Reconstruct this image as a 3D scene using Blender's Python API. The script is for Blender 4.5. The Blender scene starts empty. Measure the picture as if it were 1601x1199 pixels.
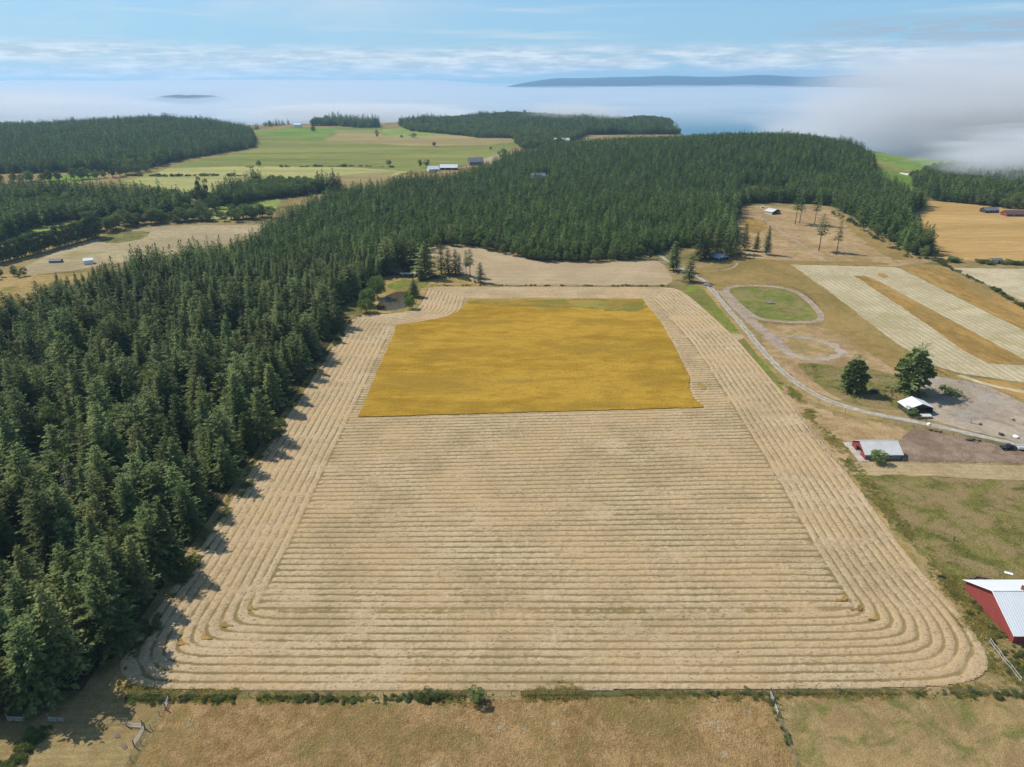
import bpy, math, random
import numpy as np
from mathutils import Vector, Matrix
random.seed(7); RNG = np.random.default_rng(7)
SC = bpy.context.scene
COL = SC.collection

# ------------------------------------------------------------------ camera
CAM_H = 120.0
F = 1112.0 / 1601.0            # focal length in picture widths
PITCH = math.radians(23.1)
cam = bpy.data.cameras.new('camera'); camo = bpy.data.objects.new('camera', cam); COL.objects.link(camo)
cam.sensor_fit = 'HORIZONTAL'; cam.sensor_width = 36.0; cam.lens = 36.0 * F
cam.clip_start = 0.5; cam.clip_end = 60000
camo.location = (0, 0, CAM_H); camo.rotation_euler = (math.pi / 2 - PITCH, 0, 0)
SC.camera = camo

# ------------------------------------------------------------------ light
SUN_EL = math.radians(49); SUN_AZ = math.atan2(-0.87, 0.50)      # compass style, from +Y towards +X
sd = Vector((math.sin(SUN_AZ) * math.cos(SUN_EL), math.cos(SUN_AZ) * math.cos(SUN_EL), math.sin(SUN_EL)))
sl = bpy.data.lights.new('sun', 'SUN'); sl.energy = 4.6; sl.angle = math.radians(0.5); sl.color = (1.0, 0.945, 0.845)
slo = bpy.data.objects.new('sun', sl); COL.objects.link(slo)
slo.rotation_euler = (-sd).to_track_quat('-Z', 'Y').to_euler(); slo.location = (0, 0, 400)
SC.view_settings.view_transform = 'Standard'; SC.view_settings.look = 'None'
SC.view_settings.exposure = 0.30; SC.view_settings.gamma = 1.0
SC.cycles.volume_bounces = 1; SC.cycles.max_bounces = 6; SC.cycles.diffuse_bounces = 3
SC.cycles.transparent_max_bounces = 16

class NT:                                                     # tiny node helper
    def __init__(s, tree): s.t = tree; s.n = tree.nodes; s.l = tree.links
    def new(s, typ, **kw):
        n = s.n.new(typ)
        for k, v in kw.items(): setattr(n, k, v)
        return n
    def put(s, sock, v):
        if isinstance(v, bpy.types.NodeSocket): s.l.new(v, sock)
        elif v is not None: sock.default_value = v
    def math(s, op, a, b=None, c=None, clamp=False):
        n = s.new('ShaderNodeMath', operation=op); n.use_clamp = clamp
        for i, v in enumerate((a, b, c)):
            if v is not None: s.put(n.inputs[i], v)
        return n.outputs[0]
    def noise(s, vec, scale, detail=4, rough=0.6, w=None, dist=0):
        n = s.new('ShaderNodeTexNoise'); n.inputs['Scale'].default_value = scale
        n.inputs['Detail'].default_value = detail; n.inputs['Roughness'].default_value = rough
        n.inputs['Distortion'].default_value = dist
        if vec is not None: s.put(n.inputs['Vector'], vec)
        return n.outputs['Fac']
    def mapping(s, vec, scale=(1, 1, 1), rot=(0, 0, 0), loc=(0, 0, 0)):
        n = s.new('ShaderNodeMapping'); n.inputs['Scale'].default_value = scale
        n.inputs['Rotation'].default_value = rot; n.inputs['Location'].default_value = loc
        s.put(n.inputs['Vector'], vec); return n.outputs[0]
    def ramp(s, fac, lo, hi, a=0.0, b=1.0, smooth=True):
        n = s.new('ShaderNodeMapRange'); n.interpolation_type = 'SMOOTHSTEP' if smooth else 'LINEAR'
        s.put(n.inputs[0], fac); s.put(n.inputs[1], lo); s.put(n.inputs[2], hi); s.put(n.inputs[3], a); s.put(n.inputs[4], b)
        return n.outputs[0]
    def mix(s, fac, a, b, blend='MIX'):
        n = s.new('ShaderNodeMix', data_type='RGBA', blend_type=blend)
        s.put(n.inputs[0], fac)
        s.put(n.inputs[6], (*a, 1) if isinstance(a, tuple) and len(a) == 3 else a)
        s.put(n.inputs[7], (*b, 1) if isinstance(b, tuple) and len(b) == 3 else b)
        return n.outputs[2]

# ------------------------------------------------------------------ sky
world = bpy.data.worlds.new('World'); SC.world = world; world.use_nodes = True
w = NT(world.node_tree); w.n.clear()
sky = w.new('ShaderNodeTexSky', sky_type='NISHITA'); sky.sun_disc = False
sky.sun_elevation = SUN_EL; sky.sun_rotation = SUN_AZ; sky.altitude = 120; sky.air_density = 1.0; sky.dust_density = 0.6; sky.ozone_density = 1.6
geo = w.new('ShaderNodeTexCoord'); D = geo.outputs['Generated']
sep = w.new('ShaderNodeSeparateXYZ'); w.put(sep.inputs[0], D)
el = w.math('ARCSINE', sep.outputs[2]); az = w.math('ARCTAN2', sep.outputs[0], sep.outputs[1])
eld = w.math('MULTIPLY', el, 57.2958); azd = w.math('MULTIPLY', az, 57.2958)
cmb = w.new('ShaderNodeCombineXYZ'); w.put(cmb.inputs[0], azd); w.put(cmb.inputs[1], eld); V = cmb.outputs[0]
# low cumulus deck on the horizon, streaks, high cirrus veil
def band(lo0, lo1, hi0, hi1):
    return w.math('MULTIPLY', w.ramp(eld, lo0, lo1), w.ramp(eld, hi0, hi1, 1.0, 0.0))
wob = w.math('ADD', eld, w.math('MULTIPLY', w.math('SUBTRACT', w.noise(w.mapping(V, (0.10, 0.25, 1)), 1.0, 4), 0.5), 1.2))
n1 = w.noise(w.mapping(V, (0.13, 1.25, 1), loc=(3.1, 0.3, 0)), 1.0, 8, 0.66)
deck = w.math('MULTIPLY', w.math('MULTIPLY', w.ramp(wob, w.ramp(azd, -2.0, 8.0, 0.0, 0.45), w.ramp(azd, -2.0, 8.0, 0.3, 0.75)), w.ramp(wob, 1.6, 2.7, 1.0, 0.0)), w.ramp(w.math('ADD', n1, w.math('MULTIPLY', w.noise(w.mapping(V, (0.06, 0.5, 1), loc=(2, 8, 0)), 1.0, 3), 0.35)), 0.50, 0.68))
n2 = w.noise(w.mapping(V, (0.05, 0.75, 1), rot=(0, 0, 0.03), loc=(9.3, 5.2, 0)), 1.0, 6, 0.6)
streak = w.math('MULTIPLY', w.ramp(eld, 1.2, 3.2), w.ramp(n2, 0.52, 0.74))
n3 = w.noise(w.mapping(V, (0.05, 0.16, 1), rot=(0, 0, -0.5), loc=(1.4, 2.2, 0)), 1.0, 6, 0.6)
veil = w.math('MULTIPLY', w.ramp(eld, 0.5, 5.0), w.ramp(n3, 0.40, 0.70))
leftveil = w.math('MULTIPLY', veil, w.ramp(azd, 5.0, -22.0))
n4 = w.noise(w.mapping(V, (0.30, 2.6, 1), loc=(7.7, 0.0, 0)), 1.0, 6, 0.65)
rb = w.math('MULTIPLY', w.math('MULTIPLY', band(1.9, 2.5, 3.3, 4.0), w.ramp(azd, 17.0, 26.0)), w.ramp(n4, 0.42, 0.52))
tex1 = w.noise(w.mapping(V, (0.35, 2.6, 1), loc=(5, 1, 0)), 1.0, 7, 0.68)
skyc = sky.outputs[0]
S = 9.0
ccol = w.mix(w.ramp(tex1, 0.36, 0.66), (0.52 * S, 0.64 * S, 0.76 * S), (0.98 * S, 1.02 * S, 1.06 * S))
skyt = w.mix(w.ramp(eld, 0.0, 14.0, 0.70, 0.22), w.mix(1.0, skyc, (0.66, 0.90, 1.14), 'MULTIPLY'), (0.36 * S, 0.66 * S, 0.94 * S))
c = w.mix(w.math('MULTIPLY', leftveil, 0.7), skyt, (0.74 * S, 0.82 * S, 0.90 * S))
c = w.mix(w.math('MULTIPLY', streak, 0.6), c, (0.72 * S, 0.83 * S, 0.92 * S))
c = w.mix(w.math('MULTIPLY', rb, 0.85), c, (0.42 * S, 0.53 * S, 0.66 * S))
c = w.mix(w.math('MULTIPLY', deck, 0.8), c, ccol)
bg = w.new('ShaderNodeBackground'); w.put(bg.inputs[0], c); bg.inputs[1].default_value = 0.085
wo = w.new('ShaderNodeOutputWorld'); w.l.new(bg.outputs[0], wo.inputs[0])

# ------------------------------------------------------------------ pixel -> ground helper
CP, SP = math.cos(PITCH), math.sin(PITCH)
def W(px, py, z=0.0):
    u = (px - 800.5) / 1112.0; v = (599.5 - py) / 1112.0
    t = (CAM_H - z) / (SP - v * CP)
    return (u * t, t * (CP + v * SP))
def WP(pts, z=0.0): return [W(x, y, z) for x, y in pts]
def pix(x, y, z):
    dz = z - CAM_H; f = y * CP - dz * SP; up = y * SP + dz * CP
    return 800.5 + 1112.0 * x / f, 599.5 - 1112.0 * up / f

# ------------------------------------------------------------------ tags and meshes
def tag(o, label=None, cat=None, group=None, kind=None):
    if label: o['label'] = label
    if cat: o['category'] = cat
    if group: o['group'] = group
    if kind: o['kind'] = kind
    return o
def empty(name, loc, rz=0.0, sc=1.0):
    o = bpy.data.objects.new(name, None); COL.objects.link(o); o.location = loc; o.rotation_euler = (0, 0, rz)
    o.scale = (sc, sc, sc) if not isinstance(sc, tuple) else sc; o.empty_display_size = 0.5
    return o
class MB:
    def __init__(s): s.v = []; s.f = []; s.mi = []
    def add(s, vs, fs, mi=0):
        b = len(s.v); s.v += [tuple(p) for p in vs]; s.f += [tuple(b + i for i in f) for f in fs]; s.mi += [mi] * len(fs)
    def box(s, c, d, rz=0.0, mi=0, taper=1.0):
        x, y, z = d[0] / 2, d[1] / 2, d[2] / 2; cs, sn = math.cos(rz), math.sin(rz); vs = []
        for k, q in ((-1, 1.0), (1, taper)):
            for i, j in ((-1, -1), (1, -1), (1, 1), (-1, 1)):
                a, b = i * x * q, j * y * q; vs.append((c[0] + a * cs - b * sn, c[1] + a * sn + b * cs, c[2] + k * z))
        s.add(vs, [(3, 2, 1, 0), (4, 5, 6, 7), (0, 1, 5, 4), (1, 2, 6, 5), (2, 3, 7, 6), (3, 0, 4, 7)], mi)
    def tube(s, a, b, r0, r1=None, n=6, mi=0):
        r1 = r0 if r1 is None else r1; a = Vector(a); b = Vector(b); d = (b - a).normalized()
        p = d.orthogonal().normalized(); q = d.cross(p); vs = []
        for c, r in ((a, r0), (b, r1)):
            for i in range(n):
                t = 2 * math.pi * i / n; vs.append(c + p * math.cos(t) * r + q * math.sin(t) * r)
        fs = [(i, (i + 1) % n, n + (i + 1) % n, n + i) for i in range(n)] + [tuple(range(n))[::-1], tuple(range(n, 2 * n))]
        s.add(vs, fs, mi)
    def slab(s, pts, th, mi=0):                               # thick plate under a planar polygon
        n = len(pts); P = [Vector(p) for p in pts]; nn = (P[1] - P[0]).cross(P[2] - P[0]).normalized()
        if nn.z < 0: P = P[::-1]; nn = -nn
        vs = P + [p - nn * th for p in P]
        s.add(vs, [tuple(range(n)), tuple(range(2 * n - 1, n - 1, -1))] + [(i, n + i, n + (i + 1) % n, (i + 1) % n) for i in range(n)], mi)
    def mesh(s, name, mats):
        m = bpy.data.meshes.new(name); m.from_pydata(s.v, [], s.f)
        for k in (mats if isinstance(mats, (list, tuple)) else [mats]): m.materials.append(k)
        if any(s.mi): m.polygons.foreach_set('material_index', s.mi)
        m.update(); return m
    def build(s, name, mats, parent=None, loc=None):
        o = bpy.data.objects.new(name, s.mesh(name, mats)); COL.objects.link(o)
        if parent: o.parent = parent
        if loc: o.location = loc
        return o
def quads_mesh(name, V, nq, mats, mi=None, attrs=None, tris=False):
    k = 3 if tris else 4
    m = bpy.data.meshes.new(name); m.vertices.add(len(V)); m.vertices.foreach_set('co', np.asarray(V, dtype=np.float32).ravel())
    m.loops.add(nq * k); m.polygons.add(nq)
    m.loops.foreach_set('vertex_index', np.arange(nq * k, dtype=np.int32)); m.polygons.foreach_set('loop_start', np.arange(0, nq * k, k, dtype=np.int32))
    for x in mats: m.materials.append(x)
    if mi is not None: m.polygons.foreach_set('material_index', mi)
    for nm, arr in (attrs or {}).items():
        a = m.attributes.new(nm, 'FLOAT', 'POINT'); a.data.foreach_set('value', np.asarray(arr, dtype=np.float32))
    m.update(calc_edges=True); m.validate(); return m

# ------------------------------------------------------------------ materials
def newmat(name):
    m = bpy.data.materials.new(name); m.use_nodes = True; t = NT(m.node_tree); t.n.clear()
    p = t.new('ShaderNodeBsdfPrincipled'); o = t.new('ShaderNodeOutputMaterial'); t.l.new(p.outputs[0], o.inputs[0])
    p.inputs['Specular IOR Level'].default_value = 0.25; p.inputs['Roughness'].default_value = 0.85
    return m, t, p, o
def simple(name, col, rough=0.8, var=0.12, scale=1.5, metal=0.0, rib=None, bump=0.0):
    m, t, p, o = newmat(name); tc = t.new('ShaderNodeTexCoord').outputs['Object']
    n = t.noise(tc, scale, 5, 0.65); n2 = t.noise(tc, scale * 8, 3, 0.6)
    f = t.math('ADD', t.math('MULTIPLY', n, 0.6), t.math('MULTIPLY', n2, 0.4))
    c = t.mix(t.ramp(f, 0.3, 0.7), tuple(x * (1 - var) for x in col), tuple(min(1, x * (1 + var)) for x in col))
    if rib:
        s = t.new('ShaderNodeSeparateXYZ'); t.put(s.inputs[0], tc)
        sn = t.math('SINE', t.math('MULTIPLY', s.outputs[rib[0]], 2 * math.pi / rib[1]))
        b = t.new('ShaderNodeBump'); b.inputs['Strength'].default_value = 0.5; b.inputs['Distance'].default_value = 0.05
        t.put(b.inputs['Height'], sn); t.l.new(b.outputs[0], p.inputs['Normal'])
    t.put(p.inputs['Base Color'], c); p.inputs['Roughness'].default_value = rough; p.inputs['Metallic'].default_value = metal
    return m
def ground(name, a, b, c3=None, patch=0.03, fine=1.6, stretch=None, rows=None, bump=0.25, third=(0.52, 0.62), micro=0.95, spots=None):
    """grassy / earthy ground: a-b mottled at patch and fine scale, c3 in larger patches, rows=(angle, period, strength, colour)"""
    m, t, p, o = newmat(name); g = t.new('ShaderNodeNewGeometry').outputs['Position']
    v = t.mapping(g, stretch[0], (0, 0, stretch[1])) if stretch else g
    n1 = t.noise(v, patch, 6, 0.62, dist=0.6); n2 = t.noise(v, fine * 0.22, 5, 0.65); n3 = t.noise(g, fine, 4, 0.7)
    f = t.math('ADD', t.math('ADD', t.math('MULTIPLY', n1, 0.42), t.math('MULTIPLY', n2, 0.34)), t.math('MULTIPLY', n3, 0.24))
    col = t.mix(t.ramp(f, 0.41, 0.59), tuple(q * .88 for q in a), tuple(q * 1.08 for q in b))
    if c3: col = t.mix(t.math('MULTIPLY', t.ramp(t.math('ADD', t.math('MULTIPLY', t.noise(t.mapping(v, loc=(31, 17, 0)), patch * 1.3, 6, 0.68, dist=0.8), 0.75), t.math('MULTIPLY', n3, 0.25)), *third), 0.9), col, c3)
    if rows:
        ang, per, st, rc = rows; s = t.new('ShaderNodeSeparateXYZ'); t.put(s.inputs[0], t.mapping(g, rot=(0, 0, -ang)))
        ph = t.math('ADD', t.math('MULTIPLY', s.outputs[1], 2 * math.pi / per), t.math('MULTIPLY', n1, 9.0))
        sn = t.ramp(t.math('ADD', t.math('SINE', ph), t.math('MULTIPLY', t.math('SUBTRACT', n2, 0.5), 3.0)), -0.9, 0.9)
        col = t.mix(t.math('MULTIPLY', sn, st), col, rc)
    if spots: col = t.mix(t.math('MULTIPLY', t.ramp(t.math('ADD', t.math('MULTIPLY', t.noise(g, spots[1], 5, 0.75), 0.7), t.math('MULTIPLY', n1, 0.3)), spots[2], spots[2] + 0.06), spots[3]), col, spots[0])
    mm = t.ramp(t.noise(g, fine * 2.6, 3, 0.8), 0.25, 0.75, 1 - micro * 0.45, 1 + micro * 0.45)
    cc = t.new('ShaderNodeCombineColor')
    for i in range(3): t.put(cc.inputs[i], mm)
    col = t.mix(1.0, col, cc.outputs[0], 'MULTIPLY')
    bp = t.new('ShaderNodeBump'); bp.inputs['Strength'].default_value = bump; bp.inputs['Distance'].default_value = 0.5
    t.put(bp.inputs['Height'], t.math('ADD', n3, t.math('MULTIPLY', n2, 1.6))); t.l.new(bp.outputs[0], p.inputs['Normal'])
    t.put(p.inputs['Base Color'], col); p.inputs['Roughness'].default_value = 1.0; p.inputs['Specular IOR Level'].default_value = 0.0
    return m
def foliage(name, dark, light, var=0.35, trans=0.0, hue=None, nscale=0.25):
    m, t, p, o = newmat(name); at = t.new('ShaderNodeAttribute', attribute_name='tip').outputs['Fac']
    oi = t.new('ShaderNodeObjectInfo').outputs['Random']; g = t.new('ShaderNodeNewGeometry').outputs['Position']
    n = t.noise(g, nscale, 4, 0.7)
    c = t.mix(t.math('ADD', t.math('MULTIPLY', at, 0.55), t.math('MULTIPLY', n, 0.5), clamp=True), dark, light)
    if hue: c = t.mix(t.math('MULTIPLY', t.ramp(oi, 0.55, 1.0), 0.55), c, hue)
    h = t.math('FRACT', t.math('MULTIPLY', oi, 7.31))
    k = t.ramp(h, 0.0, 1.0, 1 - var, 1 + var, smooth=False); cc = t.new('ShaderNodeCombineColor')
    for i in range(3): t.put(cc.inputs[i], k)
    c = t.mix(1.0, c, cc.outputs[0], 'MULTIPLY'); t.put(p.inputs['Base Color'], c)
    p.inputs['Roughness'].default_value = 0.75; p.inputs['Specular IOR Level'].default_value = 0.05
    if trans:
        tr = t.new('ShaderNodeBsdfTranslucent'); t.put(tr.inputs[0], t.mix(1.0, c, (1.1, 1.25, 0.6), 'MULTIPLY')); ms = t.new('ShaderNodeMixShader')
        ms.inputs[0].default_value = trans; t.l.new(p.outputs[0], ms.inputs[1]); t.l.new(tr.outputs[0], ms.inputs[2]); t.l.new(ms.outputs[0], o.inputs[0])
    return m
M = {}
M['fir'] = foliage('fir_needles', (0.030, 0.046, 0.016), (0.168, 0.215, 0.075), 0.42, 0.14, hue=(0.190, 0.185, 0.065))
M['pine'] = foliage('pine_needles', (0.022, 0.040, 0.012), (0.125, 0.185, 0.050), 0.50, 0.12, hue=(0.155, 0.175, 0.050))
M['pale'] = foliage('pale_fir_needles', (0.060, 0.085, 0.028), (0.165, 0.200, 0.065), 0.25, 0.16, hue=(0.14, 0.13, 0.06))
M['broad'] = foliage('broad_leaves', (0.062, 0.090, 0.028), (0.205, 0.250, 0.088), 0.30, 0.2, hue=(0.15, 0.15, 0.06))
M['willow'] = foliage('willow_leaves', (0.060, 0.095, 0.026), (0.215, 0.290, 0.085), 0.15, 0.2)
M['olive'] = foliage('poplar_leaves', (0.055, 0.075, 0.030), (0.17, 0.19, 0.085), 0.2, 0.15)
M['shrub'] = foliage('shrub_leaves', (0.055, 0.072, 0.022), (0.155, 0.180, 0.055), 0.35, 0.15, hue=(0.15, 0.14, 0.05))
M['dead'] = foliage('dead_twigs', (0.07, 0.055, 0.045), (0.17, 0.14, 0.12), 0.2)
M['bark'] = simple('bark', (0.11, 0.085, 0.065), 0.95, 0.35, 2.0)
M['white_roof'] = simple('white_metal_roof', (0.60, 0.62, 0.63), 0.45, 0.06, 0.3, rib=(0, 0.6))
M['tin'] = simple('grey_tin_roof', (0.52, 0.51, 0.49), 0.5, 0.12, 0.3, rib=(0, 0.6))
M['blue_tin'] = simple('blue_grey_roof', (0.28, 0.36, 0.40), 0.4, 0.10, 0.4, rib=(1, 0.6))
M['red'] = simple('red_siding', (0.25, 0.052, 0.046), 0.7, 0.12, 0.5, rib=(1, 0.5))
M['redx'] = simple('red_boards', (0.22, 0.048, 0.044), 0.7, 0.15, 0.6)
M['dkred'] = simple('weathered_red_roof', (0.11, 0.055, 0.060), 0.8, 0.2, 0.4)
M['greywall'] = simple('grey_boards', (0.17, 0.165, 0.16), 0.85, 0.2, 0.6)
M['palewall'] = simple('pale_wall', (0.62, 0.60, 0.56), 0.8, 0.08, 0.6)
M['tanwall'] = simple('tan_wall', (0.50, 0.45, 0.28), 0.85, 0.12, 0.6)
M['dkwall'] = simple('dark_wood', (0.055, 0.042, 0.036), 0.9, 0.25, 0.8)
M['dkroof'] = simple('slate_roof', (0.13, 0.13, 0.16), 0.7, 0.15, 0.6)
M['post'] = simple('weathered_post', (0.20, 0.17, 0.14), 0.9, 0.25, 2)
M['metalpipe'] = simple('galvanised_pipe', (0.62, 0.62, 0.62), 0.35, 0.05, 2, metal=0.3)
M['whitepaint'] = simple('white_paint', (0.75, 0.74, 0.70), 0.5, 0.06, 1)
M['glass'] = simple('dark_glass', (0.02, 0.025, 0.03), 0.08, 0.1, 1)
M['car_black'] = simple('black_car_paint', (0.02, 0.022, 0.028), 0.25, 0.05, 1)
M['car_grey'] = simple('grey_car_paint', (0.30, 0.31, 0.33), 0.3, 0.05, 1, metal=0.3)
M['rubber'] = simple('rubber', (0.02, 0.02, 0.02), 0.8, 0.1, 3)
M['greenpipe'] = simple('green_pipe', (0.05, 0.14, 0.10), 0.5, 0.1, 2)
M['log'] = simple('log_bark', (0.15, 0.11, 0.085), 0.95, 0.3, 3)
M['lintel'] = simple('concrete', (0.42, 0.40, 0.36), 0.9, 0.12, 0.6)

# ------------------------------------------------------------------ terrain
SEA = -50.0
COAST = np.array([(-6000, 2050), (-2600, 2000), (-1300, 2010), (-950, 2090), (-720, 2240), (-560, 2310), (-390, 2330), (-280, 2410), (0, 2530), (280, 2460), (440, 2380),
                  (478, 2240), (440, 2080), (400, 1960), (420, 1800), (520, 1640), (560, 1480), (590, 1330), (640, 1230), (760, 1190), (1000, 1210), (1400, 1240), (6000, 1300), (6000, -1500), (-6000, -1500)], float)
def sdf(px, py, poly):                                        # signed distance, positive inside
    poly = np.asarray(poly, float); n = len(poly); d = np.full(px.shape, 1e18); ins = np.zeros(px.shape, bool)
    for i in range(n):
        ax, ay = poly[i]; bx, by = poly[(i + 1) % n]; ex, ey = bx - ax, by - ay
        wx, wy = px - ax, py - ay; t = np.clip((wx * ex + wy * ey) / max(ex * ex + ey * ey, 1e-9), 0, 1)
        d = np.minimum(d, (wx - ex * t) ** 2 + (wy - ey * t) ** 2)
        c = (ay > py) != (by > py)
        with np.errstate(divide='ignore', invalid='ignore'):
            ins ^= c & (px < (bx - ax) * (py - ay) / (by - ay + 1e-30) + ax)
    return np.where(ins, 1, -1) * np.sqrt(d)
def smooth(x, a, b): t = np.clip((x - a) / (b - a), 0, 1); return t * t * (3 - 2 * t)
def vnoise(x, y, s, seed=0):                                  # cheap value noise
    x = np.asarray(x, float) / s; y = np.asarray(y, float) / s; xi = np.floor(x).astype(np.int64); yi = np.floor(y).astype(np.int64); fx = x - xi; fy = y - yi
    fx = fx * fx * (3 - 2 * fx); fy = fy * fy * (3 - 2 * fy)
    def h(a, b):
        k = (a * 374761393 + b * 668265263 + seed * 974711) & 0xffffffff; k = ((k ^ (k >> 13)) * 1274126177) & 0xffffffff
        return ((k ^ (k >> 16)) & 0xffff) / 65535.0
    return (h(xi, yi) * (1 - fx) + h(xi + 1, yi) * fx) * (1 - fy) + (h(xi, yi + 1) * (1 - fx) + h(xi + 1, yi + 1) * fx) * fy
def terrain(x, y):
    x = np.asarray(x, float); y = np.asarray(y, float)
    h = 27 * np.exp(-(((x - 430) / 250) ** 2 + ((y - 1150) / 230) ** 2)) * smooth(y, 760, 980)
    h += 7 * np.exp(-(((x - 190) / 150) ** 2 + ((y - 1100) / 200) ** 2)) * smooth(y, 800, 1000); h = h * smooth(x, -30, 130) * (1 - smooth(x, 440, 570) * (1 - smooth(y, 1150, 1300)))
    h += (22 * np.exp(-(((x + 870) / 270) ** 2 + ((y - 1740) / 300) ** 2)) + 0 * np.exp(-(((x + 1500) / 420) ** 2 + ((y - 1700) / 330) ** 2)) + 9 * np.exp(-(((x + 1150) / 260) ** 2 + ((y - 1380) / 160) ** 2))) * smooth(y, 1120, 1420) * smooth(-(x + 497 + (y - 1404) * .33), 0, 130)
    h += (15 * np.exp(-(((x - 20) / 190) ** 2 + ((y - 2330) / 150) ** 2)) + 7 * np.exp(-(((x - 390) / 70) ** 2 + ((y - 2250) / 110) ** 2)) - 6 * np.exp(-(((x - 300) / 40) ** 2 + ((y - 2280) / 150) ** 2))) * smooth(y, 2120, 2300)
    d = sdf(x, y, COAST)
    return h + (-62 - h) * smooth(-d, -12, 70)
def axis(segs):
    out = []
    for a, b, s in segs: out += list(np.arange(a, b, s))
    return np.array(out + [segs[-1][1]], float)
gx = axis([(-5900, -2600, 150), (-2600, 1500, 20), (1500, 5900, 150)]); gy = axis([(-1400, 600, 200), (600, 3000, 20)])
X, Y = np.meshgrid(gx, gy); Z = terrain(X, Y)
def gridmesh(name, X, Y, Z, mats, keep=None, attrs=None):
    ny, nx = X.shape; V = np.stack([X.ravel(), Y.ravel(), Z.ravel()], 1)
    i = np.arange(ny * nx).reshape(ny, nx); q = np.stack([i[:-1, :-1], i[:-1, 1:], i[1:, 1:], i[1:, :-1]], -1).reshape(-1, 4)
    if keep is not None:
        k = keep.ravel(); q = q[k[q].all(1)]; used = np.zeros(len(V), bool); used[q.ravel()] = True
        mp = np.cumsum(used) - 1; V = V[used]; q = mp[q]
        attrs = {n: a.ravel()[used] for n, a in (attrs or {}).items()}
    else: attrs = {n: a.ravel() for n, a in (attrs or {}).items()}
    m = bpy.data.meshes.new(name); m.vertices.add(len(V)); m.vertices.foreach_set('co', V.astype(np.float32).ravel())
    m.loops.add(len(q) * 4); m.loops.foreach_set('vertex_index', q.astype(np.int32).ravel())
    m.polygons.add(len(q)); m.polygons.foreach_set('loop_start', np.arange(0, len(q) * 4, 4, dtype=np.int32))
    for n, a in attrs.items():
        at = m.attributes.new(n, 'FLOAT', 'POINT'); at.data.foreach_set('value', a.astype(np.float32))
    for x in mats: m.materials.append(x)
    m.update(calc_edges=True)
    m.polygons.foreach_set('use_smooth', np.ones(len(q), bool))
    o = bpy.data.objects.new(name, m); COL.objects.link(o); return o
G = {}
G['base'] = ground('rough_grassland', (0.170, 0.135, 0.050), (0.255, 0.185, 0.090), (0.080, 0.085, 0.026), 0.018, 1.0, micro=0.8)
G['litter'] = ground('forest_floor', (0.045, 0.040, 0.020), (0.085, 0.070, 0.035), (0.10, 0.085, 0.03), 0.05, 1.2)
G['pasture'] = ground('dry_brown_pasture', (0.200, 0.125, 0.050), (0.300, 0.195, 0.092), (0.185, 0.140, 0.052), 0.045, 1.7, bump=0.9, micro=1.4, third=(0.47, 0.60), spots=((0.30, 0.275, 0.20), 0.30, 0.575, 0.75))
G['pasture_green'] = ground('patchy_green_pasture', (0.235, 0.160, 0.075), (0.270, 0.190, 0.090), (0.120, 0.120, 0.036), 0.10, 1.7, third=(0.47, 0.62), bump=0.5, micro=1.0, spots=((0.40, 0.38, 0.32), 1.1, 0.70, 0.6))
G['mown_patch'] = ground('mown_paddock_grass', (0.215, 0.155, 0.070), (0.270, 0.200, 0.095), (0.17, 0.145, 0.05), 0.05, 1.6, rows=(0.03, 1.5, 0.35, (0.165, 0.125, 0.048)))
G['gold'] = ground('uncut_golden_hay', (0.275, 0.162, 0.020), (0.350, 0.215, 0.032), (0.250, 0.158, 0.028), 0.035, 1.0, stretch=((0.4, 1, 1), 0.15), bump=0.9, micro=1.3, third=(0.50, 0.62), spots=((0.19, 0.125, 0.030), 0.42, 0.575, 0.6))
G['gold_green'] = ground('green_tinged_hay', (0.190, 0.145, 0.030), (0.27, 0.165, 0.038), (0.125, 0.135, 0.032), 0.05, 1.2, stretch=((0.4, 1, 1), 0.0), third=(0.47, 0.62))
G['hay_green'] = ground('green_hay', (0.165, 0.165, 0.045), (0.215, 0.205, 0.06), (0.27, 0.18, 0.04), 0.05, 1.2, stretch=((0.4, 1, 1), 0.0), third=(0.46, 0.6))
G['hay2'] = ground('cut_hay_far', (0.350, 0.265, 0.165), (0.405, 0.310, 0.200), (0.31, 0.235, 0.13), 0.03, 1.2, rows=(0.02, 3.6, 0.7, (0.24, 0.175, 0.095)))
G['strip'] = ground('cut_pale_hay', (0.345, 0.290, 0.180), (0.430, 0.360, 0.240), (0.30, 0.265, 0.13), 0.025, 1.2, rows=(math.radians(-90), 3.2, 0.5, (0.245, 0.205, 0.10)))
G['palehay'] = ground('pale_hay', (0.37, 0.31, 0.20), (0.43, 0.36, 0.24), None, 0.03, 1.0, rows=(math.radians(-86), 4.5, 0.4, (0.29, 0.24, 0.14)))
G['golden2'] = ground('ripe_strip', (0.215, 0.135, 0.040), (0.305, 0.190, 0.065), (0.20, 0.150, 0.06), 0.05, 1.2, stretch=((1, .35, 1), 0.55), bump=0.5)
G['goldfar'] = ground('dry_gold_field', (0.33, 0.205, 0.07), (0.39, 0.255, 0.105), (0.27, 0.195, 0.07), 0.012, 0.8, stretch=((0.25, 1.4, 1), 0.0))
G['slope'] = ground('dry_tan_slope', (0.25, 0.165, 0.080), (0.335, 0.235, 0.125), (0.20, 0.155, 0.055), 0.028, 0.9, spots=((0.40, 0.31, 0.20), 0.12, 0.58, 0.5))
G['green'] = ground('lush_grass', (0.105, 0.130, 0.024), (0.160, 0.190, 0.034), (0.165, 0.125, 0.045), 0.06, 1.4, micro=1.1, third=(0.46, 0.58))
G['oval'] = ground('oval_grass', (0.105, 0.125, 0.030), (0.165, 0.165, 0.045), (0.205, 0.155, 0.070), 0.045, 1.2, third=(0.47, 0.60), micro=0.9)
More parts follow.
